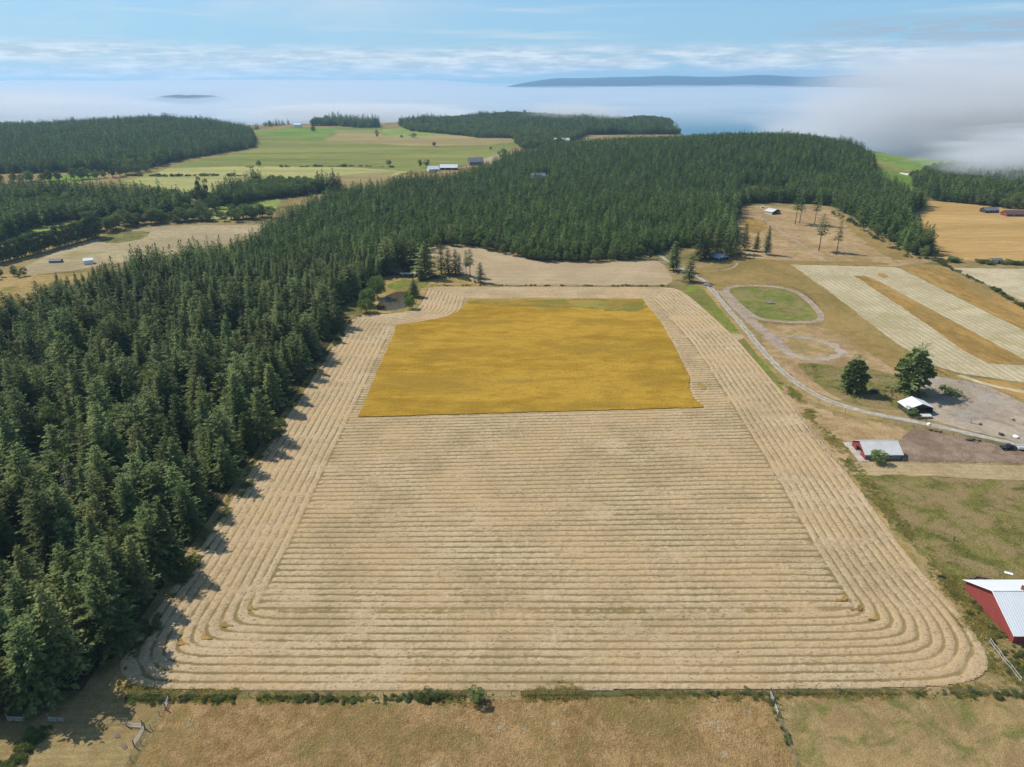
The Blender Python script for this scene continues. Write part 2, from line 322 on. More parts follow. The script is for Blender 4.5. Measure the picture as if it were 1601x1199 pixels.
G['meadow'] = ground('patchy_meadow', (0.100, 0.102, 0.026), (0.170, 0.150, 0.046), (0.240, 0.172, 0.085), 0.085, 1.6, third=(0.43, 0.57), bump=0.9, micro=1.5)
G['drymix'] = ground('olive_dry_grass', (0.185, 0.135, 0.045), (0.240, 0.170, 0.065), (0.26, 0.155, 0.06), 0.02, 1.1, micro=0.8)
G['verge'] = ground('golden_verge', (0.235, 0.170, 0.055), (0.31, 0.215, 0.10), (0.15, 0.135, 0.035), 0.05, 1.5, micro=0.9)
G['gravel'] = ground('gravel', (0.29, 0.265, 0.225), (0.36, 0.335, 0.29), (0.26, 0.22, 0.165), 0.3, 2.5, bump=0.15)
G['track'] = ground('dirt_track', (0.255, 0.195, 0.145), (0.315, 0.250, 0.190), (0.22, 0.165, 0.10), 0.15, 2.0, bump=0.2)
G['yard'] = ground('grey_yard', (0.260, 0.210, 0.155), (0.320, 0.262, 0.200), (0.215, 0.155, 0.115), 0.04, 1.5, third=(0.50, 0.64), bump=0.25)
G['yard_grey'] = ground('grey_gravel', (0.235, 0.205, 0.165), (0.285, 0.245, 0.20), (0.27, 0.21, 0.15), 0.06, 1.5, third=(0.46, 0.6), bump=0.2)
G['paddock'] = ground('bare_paddock', (0.185, 0.130, 0.092), (0.245, 0.180, 0.130), (0.155, 0.100, 0.070), 0.05, 1.3, bump=0.5)
G['tanlane'] = ground('mown_tan_lane', (0.29, 0.215, 0.115), (0.35, 0.27, 0.155), None, 0.05, 1.5, rows=(-0.05, 2.2, 0.25, (0.24, 0.17, 0.08)))
G['farmix'] = ground('far_pasture', (0.130, 0.150, 0.045), (0.205, 0.205, 0.062), (0.165, 0.150, 0.055), 0.006, 0.4, stretch=((0.3, 1.6, 1), 0.0), third=(0.50, 0.64), bump=0.1)
G['farbright'] = ground('far_bright_grass', (0.115, 0.175, 0.036), (0.150, 0.205, 0.045), None, 0.01, 0.5, bump=0.05)
G['fartan'] = ground('far_tan_field', (0.225, 0.170, 0.080), (0.275, 0.215, 0.100), (0.22, 0.225, 0.075), 0.006, 0.4, stretch=((0.3, 1.5, 1), 0.0), bump=0.1)
G['farpale'] = ground('far_pale_field', (0.255, 0.250, 0.095), (0.31, 0.285, 0.115), (0.22, 0.235, 0.07), 0.008, 0.4, stretch=((0.3, 1.5, 1), 0.0), bump=0.1)
G['fargreen'] = ground('far_light_grass', (0.155, 0.200, 0.050), (0.205, 0.240, 0.065), None, 0.01, 0.5, bump=0.1)
G['valley'] = ground('valley_tan_field', (0.27, 0.215, 0.125), (0.325, 0.262, 0.160), (0.22, 0.19, 0.08), 0.012, 0.8, bump=0.1)
G['reed'] = ground('reed_patch', (0.10, 0.105, 0.035), (0.19, 0.17, 0.06), None, 0.06, 1.0, bump=0.6)
G['concrete'] = ground('concrete_pad', (0.33, 0.29, 0.25), (0.39, 0.35, 0.30), None, 0.2, 1.5, bump=0.1)
land = gridmesh('terrain', X, Y, Z, [G['base']]); tag(land, 'dry olive grassland falling to the sea beyond the hills', 'terrain', kind='structure')

FX, FY = np.meshgrid(np.arange(400, 800, 6.0), np.arange(800, 1270, 6.0)); FZ = terrain(FX, FY) + .12
ffg = gridmesh('fog_field', FX, FY, FZ, [G['farbright']], keep=sdf(FX, FY, np.array([(430, 880), (500, 830), (560, 850), (610, 960), (770, 1190), (640, 1215), (590, 1260), (540, 1260), (480, 1060)], float)) > 0)
tag(ffg, 'bright green field running up into the fog', 'field', kind='structure')
_lay = [0]
def sheet(name, pts, mat, z=0.03, jit=0.6, label=None, step=None, cat='field', smoothed=0, kind='structure', world=False, thick=0.0):
    P = list(pts) if world else WP(pts)
    for _ in range(smoothed):                                # Chaikin
        Q = []
        for i in range(len(P)):
            a = P[i]; b = P[(i + 1) % len(P)]
            Q += [(a[0] * .75 + b[0] * .25, a[1] * .75 + b[1] * .25), (a[0] * .25 + b[0] * .75, a[1] * .25 + b[1] * .75)]
        P = Q
    out = []
    for i in range(len(P)):
        a = np.array(P[i]); b = np.array(P[(i + 1) % len(P)]); L = np.linalg.norm(b - a)
        st = step or max(0.8, L / 60); n = max(1, int(L / st))
        for k in range(n): out.append(a + (b - a) * k / n)
    out = np.array(out); s = 2.0 + _lay[0] * 3.7; _lay[0] += 1
    jx = (vnoise(out[:, 0] + s, out[:, 1], 4.0, 1) - .5) * 2 + (vnoise(out[:, 0] + s, out[:, 1], 1.3, 2) - .5)
    jy = (vnoise(out[:, 0], out[:, 1] + s, 4.0, 3) - .5) * 2 + (vnoise(out[:, 0], out[:, 1] + s, 1.3, 4) - .5)
    out[:, 0] += jx * jit; out[:, 1] += jy * jit
    vs = [Vector((x, y, z)) for x, y in out]
    from mathutils.geometry import tessellate_polygon
    tri = tessellate_polygon([vs]); mb = MB(); fs = []
    for a, b, c in tri:
        n = (vs[b] - vs[a]).cross(vs[c] - vs[a]); fs.append((a, b, c) if n.z > 0 else (a, c, b))
    if thick:
        n = len(vs); lo = [Vector((v.x, v.y, 0.0)) for v in vs]
        fs += [(i, n + i, n + (i + 1) % n, (i + 1) % n) for i in range(n)]; vs = vs + lo
    mb.add(vs, fs); o = mb.build(name, mat); tag(o, label, cat, kind=kind); return o
def path(name, cl, width, mat, z, label, cat='road', jit=0.25, closed=False, world=False, sm=2):
    P = [np.array(p) for p in (cl if world else WP(cl))]
    for _ in range(sm):
        Q = [] if closed else [P[0]]
        for i in range(len(P) if closed else len(P) - 1):
            a = P[i]; b = P[(i + 1) % len(P)]; Q += [a * .75 + b * .25, a * .25 + b * .75]
        if not closed: Q.append(P[-1])
        P = Q
    Q = []
    for i in range(len(P) if closed else len(P) - 1):
        a = P[i]; b = P[(i + 1) % len(P)]; n = max(1, int(np.linalg.norm(b - a) / 2.0))
        for k in range(n): Q.append(a + (b - a) * k / n)
    if not closed: Q.append(P[-1])
    mb = MB(); vs = []
    for i, p in enumerate(Q):
        a = Q[i - 1] if (i or closed) else p; b = Q[(i + 1) % len(Q)] if (i < len(Q) - 1 or closed) else p; d = b - a; d = d / (np.linalg.norm(d) + 1e-9); nrm = np.array((-d[1], d[0]))
        wd = width / 2 * (1 if np.isscalar(width) else 1)
        e1 = wd + jit * (vnoise(p[0], p[1], 3, 5) - .5) * 2; e2 = wd + jit * (vnoise(p[0], p[1], 3, 6) - .5) * 2
        vs += [(*(p + nrm * e1), z), (*(p - nrm * e2), z)]
    n = len(Q); fs = [(2 * i, 2 * i + 1, (2 * i + 3) % (2 * n), (2 * i + 2) % (2 * n)) for i in range(n if closed else n - 1)]
    mb.add(vs, fs); o = mb.build(name, mat); tag(o, label, cat, kind='structure'); return o

# ------------------------------------------------------------------ ground covers (metres above the flat land)
R_ = 1760                                                     # pixel x well outside the right edge
sheet('left_valley_grass', [(-200, 372), (62, 352), (150, 352), (80, 372), (45, 390), (-200, 440)], G['fargreen'], .04, label='pale green grass strip behind the poplar row')
sheet('valley_field', [(20, 424), (110, 384), (200, 360), (262, 352), (380, 352), (420, 350), (400, 372), (330, 385), (250, 400), (60, 432)], G['valley'], .05, label='tan mown field in the valley beyond the left wood', smoothed=1)
sheet('valley_meadow', [(-200, 428), (60, 430), (140, 425), (190, 430), (110, 470), (60, 500), (-200, 520)], G['verge'], .045, label='golden grass meadow at the left edge', smoothed=1)
sheet('reed_patch', [(152, 371), (185, 362), (235, 360), (230, 372), (190, 380), (158, 380)], G['reed'], .07, label='dark olive reed patch in the tan valley field', cat='reeds', smoothed=1)
sheet('far_field', [(240, 268), (330, 244), (398, 234), (402, 214), (392, 204), (480, 199), (600, 200), (690, 206), (805, 213), (812, 226), (760, 250), (700, 262), (600, 275), (560, 295), (300, 305), (180, 285)], G['farmix'], .04, label='broad green pasture in the far valley')
sheet('far_bright_field', [(398, 208), (440, 201), (480, 198.5), (528, 200), (505, 219), (430, 214)], G['farbright'], .08, jit=2, label='bright green far field below the white house')
sheet('far_tan_field', [(532, 206), (600, 208), (690, 209), (800, 214), (802, 222), (770, 226), (650, 229), (560, 222), (505, 221)], G['fartan'], .07, jit=3, label='tan far field in front of the headland wood')
sheet('far_light_field', [(598, 202), (640, 199.5), (668, 202), (692, 209), (655, 213), (598, 213)], G['fargreen'], .10, jit=2, label='light green far field at the foot of the headland wood')
sheet('far_pale_field', [(262, 263), (400, 260), (560, 262), (640, 268), (590, 282), (540, 295), (300, 302), (195, 283), (230, 276)], G['farpale'], .09, jit=2, label='pale yellow hay field in the far valley')
sheet('far_stubble', [(505, 277), (560, 271), (620, 268), (600, 284), (540, 292)], G['fartan'], .12, jit=2, label='tan stubble beside the pale far field')
sheet('far_mown_field', [(748, 251), (782, 240), (812, 236), (800, 246), (770, 256)], G['valley'], .12, jit=1.5, label='pale mown patch beside the grey roofed far house')
sheet('valley_green', [(70, 278), (110, 272), (150, 273), (150, 281), (110, 286), (72, 286)], G['farbright'], .05, jit=2, label='bright green field at the foot of the left hill')
sheet('clearing_green', [(330, 322), (380, 312), (440, 312), (430, 330), (350, 334)], G['fargreen'], .05, label='light green clearing beside the dark plantation strip')
sheet('clearing_tan', [(315, 338), (345, 330), (385, 332), (370, 344), (330, 346)], G['farpale'], .06, label='pale clearing beside the willow scrub')
sheet('forest_gap', [(1160, 293), (1235, 300), (1235, 312), (1160, 306)], G['farpale'], .05, label='pale gap in the wood behind the clearing')
sheet('right_gold_field', [(1440, 313), (1620, 326), (R_, 335), (R_, 412), (1470, 407), (1440, 385)], G['goldfar'], .05, label='dry golden field beside the long red barn')
sheet('right_pale_field', [(1486, 419), (R_, 422), (R_, 560), (1601, 472)], G['palehay'], .06, label='pale cut field beyond the hedge at the right edge')
sheet('tan_slope', [(1158, 398), (1150, 340), (1158, 322), (1250, 322), (1300, 328), (1345, 352), (1400, 385), (1460, 410), (1400, 416), (1240, 413), (1180, 412)], G['slope'], .05, label='dry tan slope with lone firs and a shed')
sheet('olive_field', [(1080, 425), (1110, 412), (1180, 409), (1245, 411), (1298, 455), (1351, 497), (1401, 540), (1461, 575), (1520, 592), (1480, 600), (1350, 570), (1240, 560), (1150, 470)], G['drymix'], .04, label='olive and brown dry grass around the oval track')
sheet('bare_ground', [(1195, 508), (1290, 508), (1350, 545), (1400, 580), (1440, 600), (1380, 580), (1300, 570), (1235, 570), (1200, 545)], G['slope'], .055, label='dry tan grass between the two oval tracks', smoothed=1)
sheet('hay_strip_field', [(1236, 413.5), (1395, 417.5), (1408, 420), (1601, 517), (R_, 600), (R_, 614), (1601, 598), (1501, 584), (1461, 571), (1401, 537), (1351, 498), (1298, 457)], G['strip'], .06, label='pale cut hay field with long mown rows at right')
sheet('uncut_strip', [(1335, 431), (1350, 431), (1362, 434), (1601, 562), (R_, 650), (R_, 590), (1601, 571), (1546, 568), (1505, 548), (1451, 508), (1368, 452)], G['golden2'], .14, label='long uncut golden strip inside the pale hay field', thick=.1)
sheet('uncut_islet', [(1371, 427), (1382, 428), (1391, 433), (1384, 435), (1374, 432)], G['golden2'], .16, label='small uncut islet in the pale hay field', thick=.1, smoothed=1, jit=.3)
sheet('outer_golden_strip', [(1410, 419), (1452, 414), (1476, 420), (1601, 482), (R_, 570), (R_, 590), (1601, 517)], G['golden2'], .12, label='golden grass strip between the hay field and the hedge', thick=.08)
sheet('lower_golden_strip', [(1420, 555), (1461, 573), (1501, 587), (1601, 601), (R_, 620), (R_, 665), (1601, 630), (1540, 602), (1480, 588)], G['golden2'], .10, label='golden grass below the pale hay field', thick=.06)
path('grass_lane', [(1499, 587), (1541, 601), (1601, 614), (R_, 640)], 3.0, G['palehay'], .13, 'pale mown lane across the golden grass', 'lane')
sheet('upper_hay_field', [(664, 394), (680, 385), (706, 381), (760, 387), (800, 396), (822, 405), (850, 409), (930, 409), (1020, 404), (1034, 410), (1048, 428), (1052, 440), (1040, 447), (900, 446.5), (775, 446), (740, 440), (712, 424), (690, 408)], G['hay2'], .06, label='mown hay field in front of the central wood', smoothed=1)
sheet('woodside_grass', [(585, 445), (600, 437), (680, 432), (720, 436), (775, 441), (775, 449), (670, 449), (662, 462), (655, 480), (640, 489), (570, 490), (560, 478)], G['verge'], .045, label='golden green grass around the pond and standing firs', smoothed=1)
sheet('pond_lawn', [(600, 446), (625, 438), (668, 438), (672, 446), (655, 452), (640, 455), (615, 453)], G['green'], .07, label='green lawn between the trailers and the pond', smoothed=1)
sheet('green_strip', [(1062, 448), (1090, 446), (1118, 466), (1150, 505), (1190, 555), (1216, 592), (1226, 612), (1205, 606), (1165, 565), (1110, 505)], G['green'], .05, label='lush green strip beside the gravel drive')
sheet('green_strip_gap', [(1131, 521), (1156, 520), (1166, 529), (1150, 533), (1138, 532)], G['tanlane'], .09, label='bare tan gap across the green strip', cat='gap', smoothed=1, jit=.3)
sheet('big_tree_grass', [(1240, 568), (1262, 566), (1300, 572), (1345, 578), (1400, 588), (1436, 605), (1440, 640), (1380, 640), (1330, 632), (1285, 608)], G['meadow'], .06, label='rough green grass under the two big trees', smoothed=1)
sheet('yard', [(1438, 598), (1480, 592), (1530, 598), (1560, 600), (R_, 655), (R_, 745), (1601, 694), (1510, 672), (1440, 652), (1420, 642), (1440, 630)], G['yard'], .05, label='bare grey yard beside the open shed', smoothed=1)
path('yard_track', [(1448, 592), (1500, 598), (1535, 612), (1548, 628), (1530, 645), (1500, 655)], 8.0, G['yard_grey'], .075, 'worn grey track curving across the yard', 'track', jit=1.2)
sheet('paddock', [(1426, 669), (1500, 682), (1601, 704), (R_, 738), (R_, 727), (1601, 724), (1500, 722), (1440, 721), (1408, 720), (1404, 692)], G['paddock'], .05, label='bare purple brown paddock beside the shed')
sheet('mown_lane', [(1305, 735), (1325, 724), (1408, 721), (1601, 727), (R_, 730), (R_, 757), (1601, 751), (1440, 744), (1330, 742)], G['tanlane'], .04, label='tan mown lane below the paddock fence')
sheet('meadow', [(1326, 741), (1440, 745), (1601, 752), (R_, 758), (R_, 930), (1601, 902), (1560, 912), (1480, 905), (1455, 880), (1392, 812)], G['meadow'], .03, label='patchy green meadow above the red barn', jit=1.5)
sheet('shed_pad', [(1318, 692), (1346, 690), (1362, 721), (1343, 722)], G['concrete'], .08, label='pale concrete pad at the red ended shed', cat='pad', jit=.1)
sheet('brown_pasture', [(180, 1260), (262, 1096), (420, 1098), (700, 1097), (1000, 1091), (1206, 1087), (1260, 1270)], G['pasture'], .03, label='dry brown pasture along the bottom of the picture')
sheet('green_pasture', [(1212, 1089), (1601, 1086), (R_, 1080), (R_, 1300), (1262, 1270), (1240, 1190)], G['pasture_green'], .034, label='patchy green and tan pasture at bottom right')
sheet('mown_paddock', [(-200, 1131), (90, 1132), (225, 1136), (190, 1210), (140, 1300), (-250, 1300)], G['mown_patch'], .032, label='mown paddock with fine rows at bottom left')
sheet('paddock_lane', [(60, 1100), (262, 1094), (222, 1134), (90, 1130)], G['mown_patch'], .036, label='grass lane between the wood and the corner gate')
sheet('field_margin', [(150, 1082), (300, 1078), (900, 1076), (1300, 1082), (1500, 1078), (1545, 1040), (1500, 960), (1420, 860), (1330, 745), (1250, 640), (1240, 655), (1290, 760), (1380, 880), (1450, 960), (1490, 1030), (1480, 1060), (900, 1066), (230, 1066), (185, 1035), (175, 1075)], G['verge'], .034, label='golden uncut margin around the mown field', jit=1.0)
sheet('slope_gold_patch', [(1160, 362), (1158, 338), (1185, 342), (1205, 352), (1188, 366)], G['golden2'], .08, jit=2.5, label='golden grass patch at the left of the tan slope', smoothed=1)
sheet('slope_green_fringe', [(1300, 331), (1345, 355), (1400, 387), (1450, 411), (1405, 412), (1372, 392), (1330, 362)], G['drymix'], .08, jit=2.5, label='olive grass fringe along the right wood', smoothed=1)
sheet('slope_foot_grass', [(1150, 402), (1240, 408), (1330, 408), (1400, 412), (1380, 416), (1236, 413), (1130, 413)], G['drymix'], .085, jit=1.5, label='olive grass at the foot of the tan slope', smoothed=1)
path('gravel_drive', [(1030, 399), (1052, 412), (1072, 424), (1095, 434), (1108, 447), (1135, 480), (1165, 514), (1190, 546), (1225, 584), (1270, 616), (1320, 636), (1380, 650), (1450, 663), (1520, 679), (1601, 697), (R_, 735)], 3.1, G['gravel'], .10, 'pale gravel drive running from the wood to the right edge', 'drive', jit=.45)
path('drive_centre', [(1108, 447), (1135, 480), (1165, 514), (1190, 546), (1225, 584), (1270, 616), (1320, 636)], .8, G['track'], .115, 'darker strip of grass along the middle of the gravel drive', 'strip', jit=.35)
sheet('drive_side', [(1196, 592), (1216, 596), (1232, 612), (1275, 640), (1330, 655), (1427, 668), (1404, 694), (1345, 689), (1318, 692), (1332, 726), (1312, 736), (1262, 672), (1238, 645)], G['slope'], .036, jit=1.6, label='dry tan ground between the mown field and the drive', smoothed=1)
sheet('lane_side', [(1190, 520), (1240, 560), (1262, 566), (1290, 600), (1330, 632), (1270, 612), (1225, 580), (1192, 545)], G['slope'], .052, jit=1.5, label='dry tan ground right of the drive bend', smoothed=1)
path('drive_verge', [(1100, 442), (1132, 480), (1162, 514), (1187, 546), (1222, 586), (1268, 620), (1318, 641), (1380, 656)], 6.5, G['verge'], .07, 'worn grass verge beside the gravel drive', 'verge')
path('oval_track', [(1131, 452), (1150, 446.5), (1200, 446.5), (1240, 453), (1266, 470), (1289, 498), (1268, 505), (1190, 501.5), (1166, 486), (1147, 468)], 3.6, G['track'], .08, 'pale dirt oval track in the grass', 'track', closed=True, sm=3)
sheet('oval_grass', [(1140, 456), (1152, 448.5), (1200, 448.5), (1238, 455), (1262, 472), (1283, 498), (1268, 503), (1192, 499.5), (1168, 484), (1150, 468)], G['oval'], .065, label='green grass inside the oval track', smoothed=2, jit=.4)
path('dirt_lane', [(1128, 455), (1150, 478), (1176, 503), (1200, 522), (1222, 542), (1244, 560)], 6.0, G['track'], .075, 'broad dirt lane between the drive and the oval track', 'lane', jit=.8)
path('small_loop_track', [(1204, 524), (1262, 528), (1300, 538), (1319, 549), (1308, 559), (1278, 564), (1240, 556), (1218, 543)], 4.4, G['yard'], .09, 'smaller grey dirt loop below the oval track', 'track', closed=True, jit=2.2)
path('carport_path', [(1098, 424), (1120, 424), (1148, 419), (1153, 411)], 1.6, G['track'], .09, 'narrow path curving to the blue roofed carport', 'path')
path('slope_track', [(1185, 338), (1205, 352), (1240, 374), (1275, 396), (1295, 411)], 2.2, G['track'], .08, 'faint vehicle track down the tan slope', 'track')
path('far_road', [(266, 256), (275, 251), (288, 245)], 9, G['gravel'], .10, 'pale road beside the left hill', 'road')

# pond and sea
def water(name, deep, rough, bumpd, scale):
    m, t, p, o = newmat(name); g = t.new('ShaderNodeNewGeometry').outputs['Position']
    p.inputs['Roughness'].default_value = rough; p.inputs['Specular IOR Level'].default_value = 0.5 if rough > .2 else 0.12
    p.inputs['Base Color'].default_value = (*deep, 1)
    b = t.new('ShaderNodeBump'); b.inputs['Strength'].default_value = 0.5; b.inputs['Distance'].default_value = bumpd
    t.put(b.inputs['Height'], t.noise(g, scale, 4, 0.6)); t.l.new(b.outputs[0], p.inputs['Normal']); return m
pond = sheet('pond', [(588, 478), (596, 468), (612, 458), (632, 455), (640, 460), (643, 475), (634, 481), (614, 486), (590, 486)], water('pond_water', (0.060, 0.042, 0.014), 0.12, 0.02, 1.5), .10, jit=.3, label='small brown pond among willows', cat='pond', smoothed=2)
mb = MB(); mb.add([(-16000, 500, SEA), (16000, 500, SEA), (16000, 21000, SEA), (-16000, 21000, SEA)], [(0, 1, 2, 3)])
tag(mb.build('sea', water('sea_water', (0.022, 0.13, 0.19), 0.35, 0.4, 0.05)), 'teal blue sea showing below the fog', 'sea', kind='structure')

# ------------------------------------------------------------------ the mown hay field with its windrows (real relief)
OUT = [(-88.5, 124.1), (-87.5, 119.5), (-82.5, 115.6), (-76.7, 113.9), (-54.8, 113.8), (0, 113.8), (54.8, 113.9), (82.3, 114.2), (97.5, 115.3), (104.6, 118.5), (108.0, 123.1), (109.6, 132), (109.9, 139.6), (108.7, 151.1), (109.3, 171), (111.5, 203.3), (112.8, 252.2), (114.5, 320), (110.7, 381), (106.4, 422.7), (103.5, 431), (98, 435), (90, 436), (-40, 436), (-52, 435.5), (-52.5, 427), (-53, 402), (-54.5, 390), (-60, 383.5), (-68, 380.5), (-80, 379.5), (-86, 376), (-88, 364), (-87.5, 300), (-87.2, 211.8), (-87, 157.8)]
OUTp = [np.array(p, float) for p in OUT]
for _ in range(1):
    Q = []
    for i in range(len(OUTp)):
        a = OUTp[i]; b = OUTp[(i + 1) % len(OUTp)]; Q += [a * .75 + b * .25, a * .25 + b * .75]
    OUTp = Q
OUTp = np.array(OUTp)
cs = 0.42
hx, hy = np.meshgrid(np.arange(-90, 113, cs), np.arange(111, 439, cs)); hd = sdf(hx, hy, OUTp)
wobx = (vnoise(hx, hy, 22, 11) - .5) * .9 + (vnoise(hx, hy, 4, 12) - .5) * .22
PER = 2.45; HB = 24.8
OUTL = list(map(tuple, OUTp))
def pdist(sel):
    d = np.full(hx.shape, 1e9); n = len(OUTp)
    for i in range(n):
        a = OUTp[i]; b = OUTp[(i + 1) % n]; m = (a + b) / 2
        if not sel(m): continue
        ex, ey = b - a; wx, wy = hx - a[0], hy - a[1]; t = np.clip((wx * ex + wy * ey) / max(ex * ex + ey * ey, 1e-9), 0, 1); d = np.minimum(d, (wx - ex * t) ** 2 + (wy - ey * t) ** 2)
    return np.sqrt(d)
dB = pdist(lambda m: m[1] < 119); dR = pdist(lambda m: m[0] > 100 and m[1] >= 119); dL = pdist(lambda m: m[0] < -55 and m[1] >= 119); dT = pdist(lambda m: m[1] > 390)
KS = 2.6; hs = -KS * np.log(np.exp(-dB / KS) + np.exp(-dR / KS) + np.exp(-dL / KS) + np.exp(-dT / KS))
hs = hd + (np.minimum(hs, hd) - hd) * smooth(hd, 0, 4)
ring = hs + wobx * .5 * smooth(hd, .5, 6)
w1 = 0.5 - 0.5 * np.cos(2 * math.pi * ring / PER)
inner = smooth(hd, HB - 1.2, HB + 1.2)
rowc = hy - 0.055 * (hx + 60) * smooth(hy, 130, 250) + wobx * .55
w2 = 0.5 - 0.5 * np.cos(2 * math.pi * rowc / 2.45)
rowid = np.floor(rowc / 2.45); amp = 0.72 + 0.55 * (vnoise(rowid * 7.7, rowid * 0, 1.0, 13)) * 1.0
w2 = np.clip(w2 * amp, 0, 1.2)
clump = vnoise(hx * 1.0, hy * 1.0, 1.1, 14) * .6 + vnoise(hx, hy, .55, 15) * .4
ww = w1 * (1 - inner) + w2 * inner
ww = ww * (1 - .55 * np.exp(-((hd - HB) / 1.3) ** 2))
edgeA = 1 - .35 * smooth(vnoise(hx, hy * 3, 9, 21), .5, .9); ridge = 1 - (1 - smooth(ww + (clump - .5) * .34, .02, .56)) * edgeA * np.clip(.82 + .30 * inner + .25 * (hy < 142), 0, 1)
hz = 0.05 + ridge * (0.07 + .22 * clump) + .05 * clump
# corner tufts left uncut at the turns
ins_g = sdf(hx, hy, np.array([(-61, 249.0), (76, 256.5), (79.5, 262), (72, 280), (79.5, 300), (79, 411), (-20, 411)], float) * 1.0)
GOLD = [(-59.4, 248.2), (-59.0, 247.9), (0, 251.8), (75.8, 256.6), (76.6, 257.4), (76.2, 259.5), (75.1, 262.5), (74.3, 268), (74.9, 276), (77.9, 288.1), (79.5, 330), (79.9, 369.6), (78.3, 392), (77.8, 407.6), (76.8, 409), (20, 409.6), (-25.7, 409), (-27.3, 400), (-28.7, 390.8), (-31.5, 381.5), (-35.5, 375.3), (-41.5, 369.8), (-48.5, 366.3), (-55, 362.5), (-61.4, 360.4), (-61.6, 357), (-60.6, 348.3), (-60.2, 295.6)]
gd = sdf(hx, hy, np.array(GOLD, float))
hz = np.where(gd > -0.8, 0.04, hz)
tone = clump * .5 + vnoise(hx, hy, 9, 16) * .5
hay_m, t, p, o = newmat('cut_hay')
g = t.new('ShaderNodeNewGeometry').outputs['Position']; rr = t.new('ShaderNodeAttribute', attribute_name='ridge').outputs['Fac']; tt = t.new('ShaderNodeAttribute', attribute_name='tone').outputs['Fac']
nf = t.noise(g, 2.2, 5, 0.75); nb = t.noise(g, 0.035, 4, 0.6); nm = t.noise(g, 0.8, 4, 0.7)
f = t.ramp(t.math('ADD', rr, t.math('MULTIPLY', t.math('SUBTRACT', nf, 0.5), 1.1)), 0.12, 0.62)
stub = t.mix(t.ramp(nb, 0.4, 0.6), (0.192, 0.143, 0.062), (0.248, 0.182, 0.084))
straw = t.mix(t.ramp(t.math('ADD', t.math('MULTIPLY', nf, 0.6), t.math('MULTIPLY', tt, 0.4)), 0.35, 0.65), (0.345, 0.252, 0.145), (0.460, 0.348, 0.215))
straw = t.mix(t.ramp(nb, 0.45, 0.62), straw, (0.430, 0.308, 0.175))
col = t.mix(f, stub, straw)
col = t.mix(t.math('MULTIPLY', t.ramp(t.noise(t.mapping(g, (.75, 1.9, 1), (0, 0, .35)), 1.5, 3, 0.6), 0.585, 0.64), t.math('MULTIPLY', rr, 0.75)), col, (0.13, 0.095, 0.055))  # slanting dark specks: small shadows of hay clumps painted into the colour
b = t.new('ShaderNodeBump'); b.inputs['Strength'].default_value = 0.7; b.inputs['Distance'].default_value = 0.45
t.put(b.inputs['Height'], t.math('ADD', nf, nm)); t.l.new(b.outputs[0], p.inputs['Normal'])
t.put(p.inputs['Base Color'], col); p.inputs['Roughness'].default_value = 1.0; p.inputs['Specular IOR Level'].default_value = 0.0
hay = gridmesh('hay_field', hx, hy, hz, [hay_m], keep=(hd > 0.1) & (gd < 1.0), attrs={'ridge': ridge, 'tone': tone})
tag(hay, 'big mown field of cut hay in looping windrows', 'field', kind='structure')
gold = sheet('uncut_hay', GOLD, G['gold'], .36, jit=.22, label='standing golden hay left uncut inside the mown field', cat='hay', smoothed=0, world=True, thick=.5, step=.6)
sheet('green_hay_edge', [(735, 469), (1003, 469), (1012, 487), (950, 486), (880, 480), (740, 478)], G['gold_green'], .45, jit=2.2, label='greener band at the far end of the uncut hay', smoothed=1)
sheet('green_hay_patch', [(888, 470.5), (930, 470.5), (960, 476), (952, 480), (905, 482), (892, 477)], G['hay_green'], .47, jit=2.5, label='green patch at the far end of the uncut hay', smoothed=2)
for k_, (hx_, hy_, lb) in enumerate(((283, 1006, 'small uncut golden tuft at the outermost left turn of the windrows'), (318, 998, 'small uncut golden tuft at the second left turn of the windrows'), (352, 978, 'small uncut golden tuft at the third left turn of the windrows'), (392, 952, 'small uncut golden tuft at the innermost left turn of the windrows'),
        (1320, 938, 'small uncut golden tuft at the innermost right turn of the windrows'), (1344, 953, 'small uncut golden tuft at the middle right turn of the windrows'), (1372, 968, 'small uncut golden tuft at the outermost right turn of the windrows'))):
    sg = 1 if hx_ < 800 else -1; cx_, cy_ = W(hx_, hy_)
    sheet('uncut_tuft', [(cx_ - .7 * sg, cy_ + 1.5), (cx_ + .1 * sg, cy_ + 1.0), (cx_ + .5 * sg, cy_ + .2), (cx_ + 2.2 * sg, cy_ - .1), (cx_ + 2.4 * sg, cy_ - .6), (cx_ - .2 * sg, cy_ - .7), (cx_ - .8 * sg, cy_ + .2)], G['golden2'], .34, jit=.15, label=lb, cat='tuft', world=True, step=.4, thick=.3)
# bare golden tuft at the hook of the uncut field
sheet('golden_hook', [(1090, 600), (1097, 599), (1104, 606), (1101, 612), (1094, 607)], G['golden2'], .30, jit=.3, label='small golden tuft at the right edge of the uncut hay', cat='tuft', smoothed=1, thick=.25)

